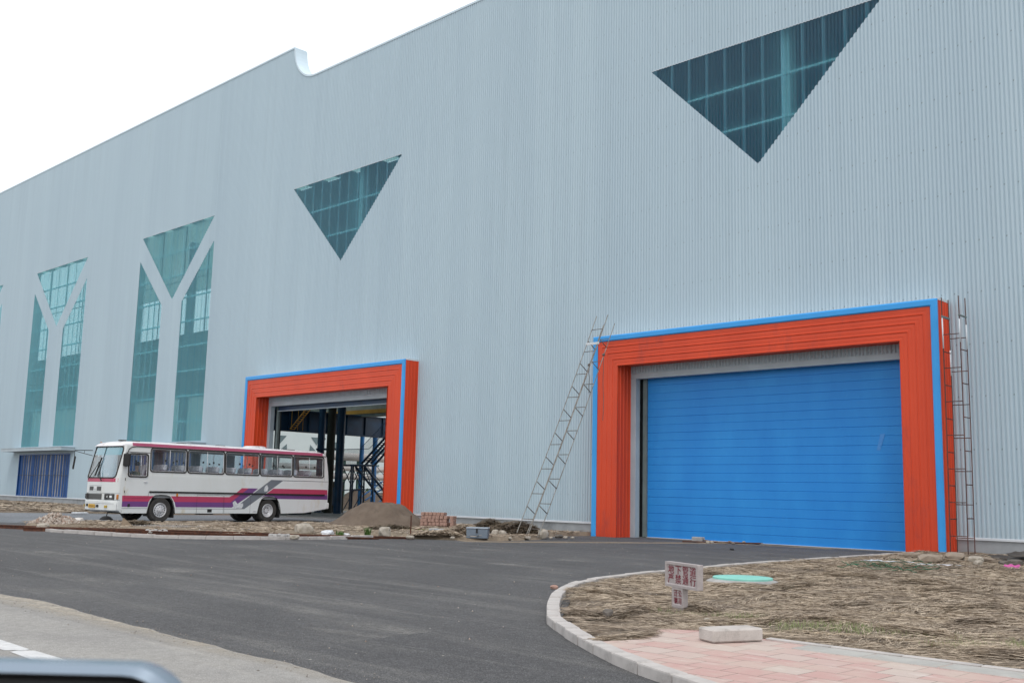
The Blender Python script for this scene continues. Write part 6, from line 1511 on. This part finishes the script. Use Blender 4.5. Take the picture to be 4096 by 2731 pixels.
# green string tangle, thin white plastic on the straw
b = MB(); q = random.Random(9)
for k in range(16):
    px, py = q.uniform(3330, 3660), q.uniform(2246, 2280); pts = []
    for i in range(9):
        px += q.uniform(4, 24); py += q.uniform(-4.5, 5.5)+.6; p = G(px, py, .15); pts.append((p.x, p.y, .16+q.uniform(0, .06)))
    b.path(pts, .007, 4)
tag(centred(b.build('string_tangle', 'green_string', smooth=True)), 'tangled green netting string on the straw in front of the blue door', 'string')
for i, (px, py, s_) in enumerate(((3560, 2245, .5), (3640, 2255, .4), (3760, 2258, .45), (3480, 2240, .25))):
    p = G(px, py, .14); b = MB(); n = 7
    for a_ in range(n+1):
        for c_ in range(4): b.v.append((p.x+rt.x*s_*(a_/n-.5)*2+.06*c_, p.y+rt.y*s_*(a_/n-.5)*2-.05*c_, .15+.035*noise.noise(Vector((a_*.9, c_*.9, i*5.0)))))
    for a_ in range(n):
        for c_ in range(3): k = a_*4+c_; b.f.append((k, k+4, k+5, k+1))
    tag(centred(b.build('plastic_film', 'plastic_white', smooth=True)), ('strip of white plastic film on the straw beside the green string', 'second strip of white plastic film, nearer the orange panel', 'white plastic film scrap below the clay slab', 'tiny white plastic scrap by the kerb before the blue door')[i], 'plastic film')
# part of the car the picture was taken from: door mirror and the top of the door beneath it
car = thing('car', (-.45, -31.75, 0), 'blurred silver car door mirror in the near foreground', 'car')
H = Vector((rt.x, rt.y, 0)).normalized(); Fw = Vector((-H.y, H.x, 0))
tipR = CAM+ray(738, 2740)*.76; Lm = .34; hh = .17
cm = tipR-H*(Lm/2+.0)+Vector((0, 0, -hh/2+.012))
b = MB(); outer = rrect(-Lm/2, -hh/2, Lm/2, hh/2, .045, 8); back = rrect(-Lm/2+.03, -hh/2+.03, Lm/2-.035, hh/2-.022, .04, 8); inn = rrect(-Lm/2+.006, -hh/2+.006, Lm/2-.006, hh/2-.006, .040, 8)
def mp(x, z, d): return cm+H*x+Fw*d+Vector((0, 0, z-.035*max(0, x/(Lm/2))**2*0))
n = len(outer)
for lp, d in ((inn, .0), (outer, .006), (outer, .03), ([(x*.97, z*.95) for x, z in outer], .045), (back, .07)): b.v += [tuple(mp(x, z, d)) for x, z in lp]
for s_ in range(4):
    for i in range(n): b.f.append((s_*n+i, s_*n+(i+1) % n, (s_+1)*n+(i+1) % n, (s_+1)*n+i))
b.f.append(tuple(range(4*n, 5*n)))
ho = b.build('wing_mirror', 'car_silver', car, smooth='auto')
b = MB(); b.v = [tuple(mp(x, z, .0)) for x, z in inn]+[tuple(mp(x*.93, z*.9, .018)) for x, z in inn]
for i in range(n): b.f.append((i, (i+1) % n, n+(i+1) % n, n+i))
b.f.append(tuple(range(n, 2*n))); b.build('shroud', 'car_black', ho)
b = MB(); b.v = [tuple(mp(x*.90, z*.84, .0165)) for x, z in inn]; b.f = [tuple(range(n))]; b.build('mirror_glass', 'mirror', ho)
b = MB(); arm0 = cm-H*.10+Vector((0, 0, -.06))+Fw*.05; dl = Vector((-.62, -31.95, 1.12)); b.tube(arm0, dl, .03, 10, .045); b.build('arm', 'car_black', ho, smooth='auto')
dv = Vector((-.92, .40, 0)).normalized(); dn = Vector((dv.y, -dv.x, 0)); dn = dn if dn.y > 0 else -dn
b = MB(); base = Vector((0, -32.19, 0))+dn*.22; prf = [(.02, 1.10), (.05, 1.08), (.085, .95), (.10, .75), (.09, .5), (.05, .30)]
for s_ in (-1.1, 1.0):
    for o_, z in prf: p = base+dv*s_+dn*o_; b.v.append((p.x, p.y, z))
for j in range(5): b.f.append((j, j+1, 7+j, 6+j))
m0 = len(b.v)
for s_ in (-1.1, 1.0):
    for o_, z in prf: p = base+dv*s_+dn*(o_-.05); b.v.append((p.x, p.y, z))
for j in range(5): b.f.append((m0+6+j, m0+7+j, m0+j+1, m0+j))
b.f.append((0, m0, m0+6, 6)); b.build('door', 'car_silver', car, smooth='auto')
